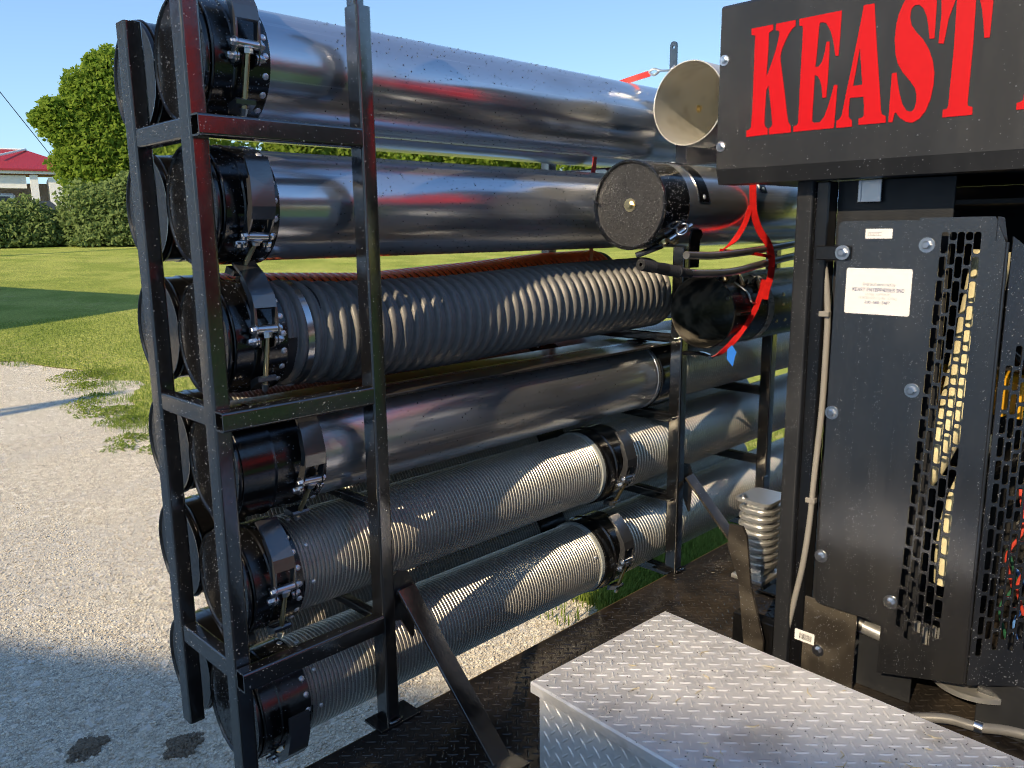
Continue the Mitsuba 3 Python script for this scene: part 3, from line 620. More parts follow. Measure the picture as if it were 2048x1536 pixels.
def coupling(pipe, x, y, z, th, n_riv=(-40, -15, 10, 35)):
    obj(pipe, 'rubber_ring', lathe([(x - .072, R0 - .002), (x - .070, .1045), (x - .058, .1045), (x - .056, R0 - .002)], y, z, 64), 'grey_ring', 30)
    c = obj(pipe, 'coupling', lathe([(x - .056, R0 - .002), (x - .056, .107), (x - .048, .1085), (x - .018, .1075), (x - .014, .111), (x - .006, .111), (x - .002, .1075), (x + .058, .1075), (x + .060, R0 - .002)], y, z, 72), 'black_gloss', 30)
    rivets(c, x + .050, y, z, .1075, n_riv, .0045)
    return latch(pipe, x + .012, th, y, z, .1075)
for i in range(6):
    z, y = ROWZ[i], Y1
    p = thing(names[i], lab1[i], cats[i], 'pipes and hoses of the near stack')
    xs, xe = .626, .742
    end_cap(p, xs, y, z)
    if i == 3:
        s_ = obj(p, 'sleeve', lathe([(xs + .006, .103), (xs + .008, .1075), (.694, .1075), (.699, .1095), (.7005, .1095), (.702, .1060)], y, z, 80), 'black_gloss', 30)
        wx, xe = .762, .808
        cm = lathe([(.702, .1045), (.735, .1045), (.74, .1060), (xe - .001, .1060), (xe, .1035)], y, z, 80)
    else:
        wx = .690; cm = collar_mesh(xs + .010, xe, y, z)
    c = obj(p, 'collar', cm, 'black_gloss', 30)
    rivets(c, xe - .010, y, z, .1062, np.arange(TH[i] - 58, 100, 17.5))
    latch(p, wx, TH[i], y, z)
    x0 = xe - .003
    if i in (0, 1, 3):
        tb = obj(p, 'tube', smooth_tube(x0, END[i], y, z), 'aluminium', 40)
        if i == 3:
            obj(p, 'end_ring', lathe([(1.93, R0 - .002), (1.932, .1035), (1.945, .1035), (1.948, R0 - .003)], y, z, 64), 'aluminium', 30)
            obj(p, 'coupling', lathe([(1.948, .099), (1.95, .1065), (2.05, .1065), (2.052, .099)], y, z, 64), 'black_gloss', 30)
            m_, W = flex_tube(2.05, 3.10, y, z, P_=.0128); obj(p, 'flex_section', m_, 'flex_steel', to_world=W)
    elif i == 2:
        obj(p, 'tube', rubber_hose(x0 - .002, END[i], y, z), 'rubber', 50)
        obj(p, 'inner_sleeve', lathe([(.735, .0935), (.84, .0935)], y, z - .004, 64), 'grip_rubber', 40)
        obj(p, 'clamp_band', lathe([(.785, .0950), (.785, .1045), (.798, .1047), (.7985, .0950)], y, z - .004, 72), 'band_steel', 30)
    else:
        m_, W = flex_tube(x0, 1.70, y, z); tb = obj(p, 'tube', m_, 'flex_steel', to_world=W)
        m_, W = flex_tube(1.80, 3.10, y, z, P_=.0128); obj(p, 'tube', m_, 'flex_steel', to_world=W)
        coupling(p, 1.746, y, z, -8 if i == 4 else 2)
        rivets(tb, .765, y, z, R0, (-5, 38, 80), .0045); rivets(tb, 1.655, y, z, R0, (20, 55), .004)
    if i in (0, 1, 2, 3):
        src = smooth_tube(.86 if i != 3 else .9, 1.75, y, z) if i != 2 else None
        if src is not None: wet(p, src, 4200 if i < 2 else 2500, 70 + i, 'dark_bead', keep=lambda P, N: (N[:, 1] < .2), r1=.0019)
    wet(p, cat([collar_mesh(xs, xe, y, z), trimesh.creation.cylinder(.1, .002).apply_transform(trimesh.geometry.align_vectors([0, 0, 1], [1, 0, 0])).apply_translation([xs + .0015, y, z])]), 1500, 80 + i, keep=lambda P, N: (N[:, 1] < .5) & (P[:, 2] > .62), r1=.0017)
lab2 = ['top pipe of the rear stack, its black end showing upper left',
        'second pipe from the top of the rear stack',
        'orange and black spiral hose lying behind the black ribbed hose',
        'fourth hose down in the rear stack, its cap below the middle bar',
        'fifth hose down in the rear stack, its cap above the lowest bar',
        'lowest hose of the rear stack, its cap beside the left post foot']
nm2 = ['metal_pipe', 'metal_pipe', 'spiral_hose', 'flex_hose', 'flex_hose', 'flex_hose']; ct2 = ['pipe', 'pipe', 'hose', 'hose', 'hose', 'hose']
for i in range(6):
    z, y = ROWZ[i], Y2
    p = thing(nm2[i], lab2[i], ct2[i], 'pipes and hoses of the rear stack')
    end_cap(p, .640, y, z); obj(p, 'collar', collar_mesh(.650, .756, y, z), 'black_gloss', 30)
    if i < 2: obj(p, 'tube', smooth_tube(.753, 3.0, y, z), 'aluminium', 40)
    elif i == 2:
        P_ = .0215; pr = [(a, r) for k in range(60) for a, r in ((.753 + k * P_, .1035), (.753 + k * P_ + .0120, .1035), (.753 + k * P_ + .0121, .1000), (.753 + k * P_ + .0214, .1000))]
        SX, SZ = [.75, .9, 1.15, 1.5, 1.8, 2.05], [.001, -.005, -.016, -.002, .014, .018]
        obj(p, 'tube', sag(lathe([(x, .1030) for x in np.linspace(.753, 2.06, 40)], y, z, 48), SX, SZ), 'grip_rubber', 40)
        pr = []
        for k in range(60):
            b0 = .753 + k * P_; pr += [(b0, .1010), (b0 + .001, .1050), (b0 + .003, .1085), (b0 + .010, .1085), (b0 + .012, .1050), (b0 + .013, .1010)]
        obj(p, 'spiral_rib', sag(lathe(pr, y, z, 64, helix=-P_), SX, SZ), 'orange_band', 40)
    else:
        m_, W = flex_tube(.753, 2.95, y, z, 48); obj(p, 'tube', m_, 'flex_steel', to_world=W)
        c = obj(p, 'coupling', lathe([(1.69, R0 - .002), (1.69, .1075), (1.80, .1075), (1.80, R0 - .002)], y, z, 48), 'black_gloss', 30)
        rivets(c, 1.72, y, z, .1075, (60, 80), .0045)
if True:
    t = thing('tie_strap', 'short red strap hanging down between the two pipe stacks', 'strap')
    def ribbon(pts, w, wd, th=.0016, n=8):
        q = smooth_path(pts, n); wd = np.asarray(wd, float); wd = wd / np.linalg.norm(wd)
        tg = np.gradient(q, axis=0); tg /= np.linalg.norm(tg, axis=1, keepdims=True); nn = np.cross(tg, wd); nn /= np.linalg.norm(nn, axis=1, keepdims=True)
        wv = np.cross(nn, tg)
        V = np.stack([q + wv * w / 2 + nn * th / 2, q - wv * w / 2 + nn * th / 2, q - wv * w / 2 - nn * th / 2, q + wv * w / 2 - nn * th / 2], 1).reshape(-1, 3)
        F = []
        for k in range(len(q) - 1):
            for a in range(4):
                b = (a + 1) % 4; F += [(k * 4 + a, k * 4 + b, k * 4 + 4 + b), (k * 4 + a, k * 4 + 4 + b, k * 4 + 4 + a)]
        F += [(0, 2, 1), (0, 3, 2), (len(q) * 4 - 4, len(q) * 4 - 3, len(q) * 4 - 2), (len(q) * 4 - 4, len(q) * 4 - 2, len(q) * 4 - 1)]
        m = trimesh.Trimesh(V, F, process=False); return m
    scene[t] = mikit.ply(ribbon([(1.925, 1.570, 1.99), (1.925, 1.575, 1.85), (1.91, 1.57, 1.80), (1.90, 1.565, 1.62), (1.90, 1.565, 1.40)], .022, (1, .2, 0)), 'strap_red', smooth=False)

# ------------------------------------------------------------------ the three short pieces in front of the far posts
p = thing('nozzle_pipe', 'bright metal pipe with a slanting open mouth, beside the large black sign', 'pipe')
n_ = 96; ang = np.arange(n_) * 2 * np.pi / n_
zc = 1.957
def mitre(r): return 1.785 + (r * np.sin(ang)) * .02
def mitred(r_):
    V = [np.stack([np.maximum(mitre(r_), x) if x < 1.95 else np.full(n_, x), Y3 - r_ * np.cos(ang), zc + r_ * np.sin(ang)], 1) for x in (0.0, 1.94, 2.2, 3.0)]
    V = np.vstack(V); F = []
    for a in range(3):
        for j in range(n_):
            j2 = (j + 1) % n_; F += [(a * n_ + j, a * n_ + j2, (a + 1) * n_ + j2), (a * n_ + j, (a + 1) * n_ + j2, (a + 1) * n_ + j)]
    return V, np.array(F)
Vo, Fo = mitred(.1016); Vi, Fi = mitred(.0990)
rim = []
for j in range(n_):
    j2 = (j + 1) % n_; a, b = j, j2; c, d = len(Vo) + j, len(Vo) + j2; rim += [(a, c, d), (a, d, b)]
obj(p, 'tube', trimesh.Trimesh(np.vstack([Vo, Vi]), np.vstack([Fo[:, ::-1], Fi + len(Vo), rim]), process=False), 'nozzle_steel', 40)
obj(p, 'bolt', bolt(cp(1.93, 176, -.0985, Y3, zc) * [1, 1, 1] if False else np.array([1.99, Y3 + .0975, 1.975]), (0, -1, 0), .007, .006), 'gold_zinc')
obj(p, 'cradle', cat([cbox(1.88, 1.885, Y3 - .03, Y3 + .06, 1.815, 1.862, .001), cbox(1.90, 2.3, Y3 - .02, Y3 + .05, 1.818, 1.838, .002)]), 'black_gloss', False)
p = thing('capped_canister', 'steel canister with a wet round black lid, lying in front of the second pipe row', 'canister')
zc = 1.706
lid = lathe([(1.556, .0001), (1.556, .092), (1.5545, .0955)], Y3, zc, 96)
lid_rim = lathe([(1.5545, .0955), (1.548, .0985), (1.548, .1025), (1.552, .1040), (1.556, .1030), (1.60, .1030), (1.648, .1030), (1.652, .1016)], Y3, zc, 96)
L = obj(p, 'lid', lid, 'lid_paint', 30); obj(p, 'lid_rim', lid_rim, 'black_gloss', 30)
obj(L, 'bolt', bolt((1.556, Y3, zc), (-1, 0, 0), .0095, .007, True, 6), 'gold_zinc')
obj(L, 'wire_clip', tube(smooth_path([(1.60, Y3 + .112, zc + .02), (1.575, Y3 + .112, zc + .018), (1.548, Y3 + .102, zc + .012), (1.544, Y3 + .085, zc + .006)], 6), .0022, 8), 'black_gloss')
obj(p, 'tube', smooth_tube(1.65, 2.9, Y3, zc), 'aluminium', 40)
def arc_band(x0, x1, th0, th1, r, t_, y, z, n=28):
    th = np.radians(np.linspace(th0, th1, n)); V = []
    for a in th:
        for x, rr in ((x0, r), (x1, r), (x1, r + t_), (x0, r + t_)): V.append((x, y - rr * math.cos(a), z + rr * math.sin(a)))
    F = []
    for k in range(n - 1):
        for a in range(4):
            b = (a + 1) % 4; F += [(k * 4 + a, k * 4 + b, k * 4 + 4 + b), (k * 4 + a, k * 4 + 4 + b, k * 4 + 4 + a)]
    F += [(0, 2, 1), (0, 3, 2), (4 * n - 4, 4 * n - 3, 4 * n - 2), (4 * n - 4, 4 * n - 2, 4 * n - 1)]
    m = trimesh.Trimesh(np.array(V), F, process=False); trimesh.repair.fix_normals(m); return m
b_ = obj(p, 'strap_band', arc_band(1.690, 1.733, 4, 178, .1018, .0022, Y3, zc), 'black_gloss', 30)
rivets(b_, 1.712, Y3, zc, .104, (10, 84), .006)
b_ = obj(p, 'strap_band', arc_band(2.00, 2.03, 20, 60, .1018, .0022, Y3, zc), 'black_gloss', 30); rivets(b_, 2.015, Y3, zc, .104, (26,), .005)
ly = obj(p, 'latch', tube([cp(1.605, -46, .112, Y3, zc), cp(1.655, -24, .116, Y3, zc)], .006, 10), 'zinc')
for x, th in ((1.598, -52), (1.622, -46), (1.640, -50)):
    q_ = cp(x, th, .108, Y3, zc); obj(ly, 'bolt', bolt(q_, q_ - [x, Y3, zc], .0075, .008, True), 'gold_zinc')
obj(ly, 'ring', frame(trimesh.creation.torus(.015, .0028, major_sections=24, minor_sections=8), (.7, -.5, .5), (.3, .6, .7), (-.6, -.4, .65), cp(1.628, -30, .113, Y3, zc)), 'zinc', True)
obj(ly, 'lever', tube([cp(1.56, -82, .118, Y3, zc), cp(1.60, -56, .113, Y3, zc)], .007, 8), 'black_gloss')
wet(p, lid, 4500, 91, 'dark_bead', r1=.0022); wet(p, cat([lid, lid_rim]), 2600, 92, keep=lambda P, N: P[:, 1] < Y3 + .10)
p = thing('open_pipe', 'black pipe with an open rusty mouth, strapped below the canister', 'pipe')
zc = 1.430
obj(p, 'tube', lathe([(2.6, .0965), (1.884, .0965), (1.882, .0978), (1.884, .0998), (1.955, .0998), (1.958, .1012), (2.0, .1012), (2.003, .0995), (2.6, .0995)], Y3, zc, 96), 'black_pipe', 30)
obj(p, 'seam_flange', cbox(1.888, 1.945, Y3 - .112, Y3 - .098, zc - .004, zc + .004, .001), 'black_gloss', False)
obj(p, 'inner_bolt', dome((2.18, Y3 + .096, zc + .012), (0, -1, 0), .007, .005), 'zinc', True)
for k_, (x, th) in enumerate([(1.90, 62), (1.955, 48), (2.03, 40)]):
    q_ = cp(x, th, .1015, Y3, zc); d_ = q_ - [x, Y3, zc]
    L = obj(p, 'latch', cat([cbox(-.018, .018, -.010, .010, 0, .004, .001), cbox(-.018, -.014, -.010, .010, .0, .018, .001), cbox(.014, .018, -.010, .010, .0, .018, .001)]).apply_transform(trimesh.geometry.align_vectors([0, 0, 1], d_)).apply_translation(q_), 'black_gloss', False)
    obj(L, 'bolt', cyl(q_ + d_ * .06 + [-.004, -.01, -.012], q_ + d_ * .10 + [.004, .012, .014], .0062, 10), 'gold_zinc')
obj(p, 'wire_handle', tube(smooth_path([cp(1.93, 50, .104, Y3, zc), cp(1.95, 30, .108, Y3, zc), cp(1.955, 14, .110, Y3, zc), cp(1.985, 12, .110, Y3, zc), cp(1.99, 2, .106, Y3, zc)], 8), .0024, 8), 'zinc')
for x, th in ((2.16, 20), (2.18, -24), (2.13, -24), (2.15, 4)):
    q_ = cp(x, th, .0995, Y3, zc); obj(p, 'rivet', dome(q_, q_ - [x, Y3, zc], .0055, .003), 'gold_zinc', True)
wet(p, smooth_tube(1.89, 2.3, Y3, zc, .0998), 1500, 93, keep=lambda P, N: N[:, 1] < .3)
single('webbing_strap', 'grey ratchet webbing looped round the black open pipe', 'strap', arc_band(2.062, 2.092, -75, 70, .1005, .0018, Y3, zc), 'strap_grey', 30)
def rod(pts, r): return tube(smooth_path(pts, 8), r, 14)
p = thing('bent_rod', 'bent steel rod with a black rubber grip, in front of the open black pipe', 'rod')
obj(p, 'bar', rod([(1.58, 1.055, 1.556), (1.66, 1.05, 1.546), (1.774, 1.045, 1.542), (1.86, 1.045, 1.545), (1.93, 1.048, 1.551), (2.05, 1.05, 1.562), (2.20, 1.05, 1.574), (2.6, 1.05, 1.60)], .0098), 'rod_steel')
gp = [(x_, .0136 - (.0016 if k_ % 2 else 0)) for k_, x_ in enumerate(np.concatenate([np.linspace(0, .045, 14), np.linspace(.085, .125, 14)]))]
gp = [(0, .004)] + gp + [(.128, .0145), (.133, .0145), (.134, .0102), (.175, .0102)]
g = lathe(gp, 0, 0, 24); d_ = np.array([.16, -.015, -.026]); d_ /= np.linalg.norm(d_)
obj(p, 'grip', g.apply_transform(trimesh.geometry.align_vectors([1, 0, 0], d_)).apply_translation([1.455, 1.058, 1.574]), 'grip_rubber', 30)
single('bent_rod', 'plain bent steel rod running just under the canister', 'rod', rod([(1.64, 1.062, 1.589), (1.69, 1.059, 1.5865), (1.76, 1.055, 1.585), (1.90, 1.052, 1.59), (2.05, 1.052, 1.598), (2.2, 1.05, 1.608), (2.6, 1.05, 1.635)], .0098), 'rod_steel')
single('rod_bracket', 'black hanging bracket plate carrying the two bent rods', 'bracket', prism(Polygon([(-.018, -.045), (.020, -.045), (.022, .02), (.034, .034), (.026, .046), (-.012, .046), (-.02, .02)]), .005, (1, 0, 0), (0, 0, 1), (1.70, 1.082, 1.602)), 'black_gloss', False)
p = thing('ratchet_strap', 'bright red strap hanging from the black sign down to the blue tag', 'strap')
obj(p, 'webbing', ribbon([(1.930, 1.058, 1.80), (1.932, 1.057, 1.74), (1.938, 1.055, 1.690), (1.962, 1.050, 1.645), (1.998, 1.040, 1.605), (2.010, 1.036, 1.565), (2.008, 1.036, 1.525), (1.996, 1.040, 1.485), (1.992, 1.041, 1.462)], .019, (1, -.6, 0)), 'strap_red', False)
obj(p, 'webbing', ribbon([(1.990, 1.046, 1.515), (1.984, 1.050, 1.475), (1.968, 1.058, 1.430), (1.940, 1.070, 1.390), (1.905, 1.080, 1.355), (1.880, 1.10, 1.326), (1.868, 1.12, 1.312)], .016, (1, -.6, .3)), 'strap_red', False)
obj(p, 'loop', ribbon([(1.930, 1.060, 1.705), (1.905, 1.062, 1.660), (1.862, 1.066, 1.618), (1.80, 1.068, 1.592)], .014, (.8, -.3, .4)), 'strap_red', False)
obj(p, 'loop', ribbon([(1.80, 1.068, 1.596), (1.90, 1.05, 1.588), (2.0, 1.032, 1.575)], .008, (.2, -.3, .8)), 'strap_red', False)
single('strap_tag', 'blue plastic tag folded over the lower end of the red strap', 'tag', prism(Polygon([(-.010, .014), (.003, .024), (.014, .003), (.009, -.007), (.002, -.034), (-.013, -.012)]), .002, (.72, -.69, .1), (.05, .12, .99), (1.894, 1.078, 1.322)), 'tag_blue', False)
p = thing('ratchet_strap', 'red strap end with a steel hook on the flat bracket at the top', 'strap')
obj(p, 'webbing', ribbon([(1.918, 1.375, 2.072), (1.91, 1.41, 2.066), (1.895, 1.45, 2.056), (1.89, 1.50, 2.045)], .016, (0, .2, 1)), 'strap_red', False)
obj(p, 'hook', tube(smooth_path([(1.922, 1.297, 2.083), (1.914, 1.304, 2.072), (1.918, 1.322, 2.072), (1.92, 1.345, 2.076), (1.918, 1.362, 2.082), (1.918, 1.378, 2.076), (1.918, 1.362, 2.066), (1.92, 1.347, 2.073)], 6), .0032, 8), 'rod_steel')

# ------------------------------------------------------------------ toolbox
t = thing('toolbox', 'bright aluminium checker plate toolbox on the deck, in front at the right', 'toolbox')
ZL = .840
ca, sa = math.cos(math.radians(-2.7)), math.sin(math.radians(-2.7))
ux, uy = np.array([ca, sa, 0]), np.array([-sa, ca, 0])
def tb(m): return frame(m, ux, uy, (0, 0, 1), (.960, .930, 0))
W_, D_ = .405, .95
lidp = rrect(W_, D_, .006, 4, (W_ / 2, -D_ / 2))
lm = tb(cbox(0, W_, -D_, 0, ZL - .024, ZL, .0035))
L = obj(t, 'lid', lm, 'tread_alu', 20)
C_, a_ = lug_grid(.006, W_ - .006, -D_ + .01, -.006, lambda x, y: x > -9)
obj(L, 'tread_lug', tb(lug_mesh(C_, a_, ZL, .025, .0056, .0015)), 'tread_alu', smooth=True, kind='stuff')
B = obj(t, 'body', tb(cbox(.012, W_ - .012, -D_ + .012, -.012, DZ + .001, ZL - .0245, .003)), 'tread_alu', 20)
C_, a_ = lug_grid(-.93, -.02, .0, .20, lambda x, y: x > -9)
sl = lug_mesh(C_, a_, 0, .025, .0056, .0015)
sl = frame(sl, (0, 1, 0), (0, 0, 1), (-1, 0, 0), (.012, 0, DZ + .003))
obj(B, 'tread_lug', tb(sl), 'tread_alu', smooth=True, kind='stuff')
wet(t, tb(cbox(0, W_, -D_, 0, ZL - .001, ZL, .0001)), 5000, 95, 'dark_bead', keep=lambda P, N: (N[:, 2] > .9) & (P[:, 0] > .95), r1=.0017)

st = np.random.default_rng(77); bits = []
for k_ in range(46):
    a = st.uniform(0, 6.283); x, y = st.uniform(.02, W_ - .02), -st.uniform(.03, D_ - .05); l = st.uniform(.008, .030)
    d_ = np.array([math.cos(a), math.sin(a), 0]); c = np.array([x, y, ZL + .0022]); n_2 = np.array([-d_[1], d_[0], 0]) * l * st.uniform(-.25, .25)
    bits.append(tb(tube([c - d_ * l / 2, c + n_2, c + d_ * l / 2 + [0, 0, st.uniform(0, .003)]], [.0006, .0009, .0004], 5)))
struct('straw_bits', cat(bits), 'straw', smooth=True, kind='stuff', label='bits of straw and chaff scattered on the toolbox lid')

# ------------------------------------------------------------------ vacuum machine
M_ = thing('grain_vacuum', 'black grain vacuum machine with a large sign, slotted guard and white sticker, at the right', 'machine')
XV, UY, UZ = (-1, 0, 0), (0, -1, 0), (0, 0, 1)
# lettering of the sign, outlines in metres (y, z) on the sheet
LETTERS = {
 'K': [(0.9047, 2.0595), (0.8572, 2.0593), (0.8563, 2.0490), (0.8630, 2.0467), (0.8654, 2.0451), (0.8654, 2.0075), (0.8670, 1.9559), (0.8549, 1.9870), (0.8474, 2.0098), (0.8436, 2.0270), (0.8414, 2.0402), (0.8436, 2.0451), (0.8499, 2.0479), (0.8499, 2.0593), (0.8087, 2.0595), (0.8080, 2.0486), (0.8143, 2.0448), (0.8213, 2.0359), (0.8281, 2.0236), (0.8352, 2.0079), (0.8379, 1.9930), (0.8328, 1.9650), (0.8238, 1.9192), (0.8172, 1.8805), (0.8134, 1.8645), (0.8071, 1.8544), (0.8065, 1.8427), (0.8541, 1.8429), (0.8553, 1.8545), (0.8495, 1.8575), (0.8478, 1.8627), (0.8502, 1.8805), (0.8560, 1.9161), (0.8608, 1.9429), (0.8657, 1.9313), (0.8666, 1.8910), (0.8667, 1.8663), (0.8639, 1.8589), (0.8587, 1.8549), (0.8581, 1.8433), (0.9068, 1.8421), (0.9067, 1.8548), (0.9002, 1.8569), (0.8963, 1.8611), (0.8949, 1.8941), (0.8953, 1.9824), (0.8958, 2.0451), (0.9042, 2.0478)],
 'E': [(0.8004, 2.0597), (0.7152, 2.0597), (0.7155, 2.0155), (0.7160, 1.9778), (0.7220, 1.9787), (0.7273, 2.0046), (0.7339, 2.0250), (0.7396, 2.0351), (0.7445, 2.0424), (0.7509, 2.0454), (0.7566, 2.0461), (0.7586, 2.0424), (0.7594, 2.0206), (0.7609, 1.9782), (0.7621, 1.9626), (0.7546, 1.9632), (0.7479, 1.9713), (0.7437, 1.9887), (0.7417, 2.0071), (0.7357, 2.0066), (0.7349, 1.9743), (0.7350, 1.9349), (0.7361, 1.9028), (0.7432, 1.9028), (0.7458, 1.9231), (0.7502, 1.9370), (0.7552, 1.9451), (0.7623, 1.9494), (0.7623, 1.9085), (0.7626, 1.8748), (0.7622, 1.8595), (0.7579, 1.8565), (0.7460, 1.8562), (0.7376, 1.8655), (0.7301, 1.8864), (0.7245, 1.9089), (0.7211, 1.9241), (0.7149, 1.9233), (0.7153, 1.9028), (0.7158, 1.8699), (0.7170, 1.8430), (0.8008, 1.8434), (0.8008, 1.8538), (0.7939, 1.8557), (0.7913, 1.8589), (0.7911, 1.8778), (0.7916, 1.9593), (0.7911, 2.0126), (0.7915, 2.0408), (0.7937, 2.0461), (0.7996, 2.0475)],
 'A_out': [(0.6729, 2.0612), (0.6537, 2.0606), (0.6488, 2.0198), (0.6419, 1.9689), (0.6351, 1.9208), (0.6280, 1.8676), (0.6257, 1.8594), (0.6181, 1.8546), (0.6173, 1.8434), (0.6680, 1.8443), (0.6685, 1.8557), (0.6627, 1.8568), (0.6587, 1.8596), (0.6597, 1.8791), (0.6621, 1.8955), (0.6886, 1.8967), (0.6895, 1.8775), (0.6888, 1.8619), (0.6865, 1.8576), (0.6819, 1.8538), (0.6808, 1.8422), (0.7115, 1.8426), (0.7118, 1.8560), (0.7064, 1.8579), (0.7017, 1.8657), (0.6970, 1.8997), (0.6898, 1.9441), (0.6817, 1.9972), (0.6750, 2.0432)],
 'A_in': [(0.6753, 1.9898), (0.6728, 1.9704), (0.6658, 1.9176), (0.6842, 1.9172), (0.6799, 1.9476)],
 'S': [(0.6119, 1.9310), (0.6040, 1.9307), (0.6016, 1.9164), (0.5964, 1.8939), (0.5893, 1.8728), (0.5814, 1.8610), (0.5726, 1.8577), (0.5668, 1.8625), (0.5647, 1.8747), (0.5654, 1.8886), (0.5690, 1.8998), (0.5785, 1.9133), (0.5930, 1.9307), (0.6029, 1.9475), (0.6086, 1.9669), (0.6114, 1.9919), (0.6105, 2.0162), (0.6072, 2.0338), (0.6007, 2.0507), (0.5939, 2.0613), (0.5837, 2.0660), (0.5701, 2.0647), (0.5608, 2.0592), (0.5559, 2.0538), (0.5512, 2.0580), (0.5443, 2.0574), (0.5436, 2.0368), (0.5427, 1.9813), (0.5504, 1.9819), (0.5540, 2.0033), (0.5585, 2.0219), (0.5648, 2.0356), (0.5729, 2.0436), (0.5812, 2.0440), (0.5867, 2.0375), (0.5877, 2.0242), (0.5838, 2.0100), (0.5744, 1.9964), (0.5620, 1.9823), (0.5508, 1.9640), (0.5425, 1.9433), (0.5381, 1.9216), (0.5376, 1.9019), (0.5408, 1.8765), (0.5474, 1.8574), (0.5570, 1.8445), (0.5688, 1.8386), (0.5799, 1.8413), (0.5915, 1.8495), (0.6002, 1.8607), (0.6024, 1.8585), (0.6049, 1.8430), (0.6120, 1.8437), (0.6119, 1.8895)],
 'T': [(0.5368, 2.0602), (0.4540, 2.0546), (0.4528, 2.0195), (0.4531, 1.9680), (0.4610, 1.9686), (0.4634, 1.9875), (0.4687, 2.0168), (0.4737, 2.0348), (0.4785, 2.0428), (0.4801, 2.0417), (0.4798, 2.0260), (0.4782, 1.9613), (0.4784, 1.9075), (0.4787, 1.8633), (0.4776, 1.8580), (0.4700, 1.8549), (0.4694, 1.8423), (0.5177, 1.8428), (0.5176, 1.8557), (0.5111, 1.8565), (0.5091, 1.8623), (0.5090, 1.8923), (0.5081, 1.9573), (0.5096, 2.0245), (0.5101, 2.0477), (0.5125, 2.0424), (0.5151, 2.0313), (0.5218, 2.0094), (0.5242, 1.9864), (0.5264, 1.9698), (0.5346, 1.9718), (0.5335, 2.0203)],
}

pr = Polygon([(1.620, 1.778), (1.632, 1.746), (1.70, 1.746), (1.70, 1.752), (2.60, 1.752), (2.60, 2.118), (1.626, 2.118), (1.620, 2.112)])
sg_m = frame(trimesh.creation.extrude_polygon(pr, 1.778, engine='earcut'), (1, 0, 0), (0, 0, 1), (0, -1, 0), (0, .978, 0))
sg = obj(M_, 'sign_panel', sg_m, 'black_satin', 15, label='black sign panel with large red lettering')
def letter(poly, name, x=1.6195):
    p = Polygon(poly) if not isinstance(poly, Polygon) else poly
    if not p.is_valid: p = p.buffer(0)
    p = affinity.scale(p, -1, 1, origin=(0, 0)).buffer(.0008).buffer(-.0004)
    obj(sg, name, prism(p, .0009, UY, UZ, (x, 0, 0)), 'red_vinyl', False)
letter(LETTERS['K'], 'letter'); letter(LETTERS['E'], 'letter')
letter(Polygon(LETTERS['A_out'], [LETTERS['A_in']]), 'letter'); letter(LETTERS['S'], 'letter'); letter(LETTERS['T'], 'letter')
letter(affinity.translate(Polygon(LETTERS['E']).buffer(0), -.3995, 0), 'letter')
for y, z in ((.967, 2.006), (.968, 1.827)): obj(sg, 'bolt', bolt((1.6195, y, z), XV, .0068, .006), 'zinc', 30)
for y in (.90, .70, .50): obj(sg, 'roof_bolt', bolt((1.70, y, 2.118), (0, 0, 1), .007, .007), 'zinc', 30)
post = cat([cbox(1.680, 1.72, .781, .815, DZ, 1.7515, .002), cbox(1.69, 1.74, .752, .7805, DZ, 1.7515, .002)])
obj(M_, 'corner_post', sqtube((1.70, .798, DZ + .001), (1.70, .798, 1.7455), (1, 0, 0), .040, .036), 'black_satin', 30)
obj(M_, 'corner_channel', cbox(1.694, 1.74, .7505, .7795, DZ + .001, 1.7455, .003), 'black_gloss', 30)
obj(M_, 'back_plate', cbox(1.735, 1.741, .52, .7495, DZ + .001, 1.7455, .001), 'black_satin', False)
obj(M_, 'top_shelf', cbox(1.742, 2.4, .40, .7495, 1.69, 1.70, .001), 'black_inside', False)
obj(M_, 'inner_bracket', cat([cbox(1.72, 1.76, .695, .702, 1.70, 1.7455, .001), cbox(1.72, 1.726, .655, .6945, 1.70, 1.7455, .001)]), 'zinc', False)
# cover panel with rounded lower corner
cp_poly = sbox(-.720, .812, -.556, 1.662).buffer(-.012).buffer(.012, quad_segs=6)
cover = prism(cp_poly, .004, UY, UZ, (1.684, 0, 0))
cv = obj(M_, 'cover_panel', cover, 'panel_paint', 20)
for y, z in ((.709, 1.256), (.712, .925)): obj(cv, 'bolt', bolt((1.6798, y, z), XV, .0088, .007), 'zinc', 30)
cl = obj(M_, 'hinge_clamp', cat([cbox(1.6735, 1.6785, .690, .765, 1.582, 1.612, .002), cbox(1.6785, 1.695, .757, .765, 1.582, 1.612, .002)]), 'black_gloss', False)
obj(cl, 'bolt', bolt((1.6733, .706, 1.598), XV, .0092, .008), 'zinc', 30)
# slotted guard: front sheet and bent side sheet, real slots
slots = []
rows = 19
for c in range(5):
    yt, yb = .5115 - .0138 * c, .536 - .0180 * c
    for k in range(rows):
        z1 = 1.639 - k * .0458; z0 = z1 - .041
        if c in (1, 3): z1 += .0245; z0 += .0245
        if c in (1, 3) and k == 0: z1 = 1.639
        if z0 < .79: continue
        zm = (z0 + z1) / 2; y = yt + (yb - yt) * (1.64 - zm) / .85; w = .0114 + .0026 * (1.64 - zm)
        slots.append(sbox(-y - w / 2 + .004, z0 + .005, -y + w / 2 - .004, z1 - .005).buffer(.0045, quad_segs=4))
front = Polygon([(-.560, 1.666), (-.430, 1.666), (-.410, 1.620), (-.406, .742), (-.572, .700)])
gd = obj(M_, 'slotted_guard', prism(front.difference(unary_union(slots)), .003, UY, UZ, (1.6765, 0, 0)), 'panel_paint', False)
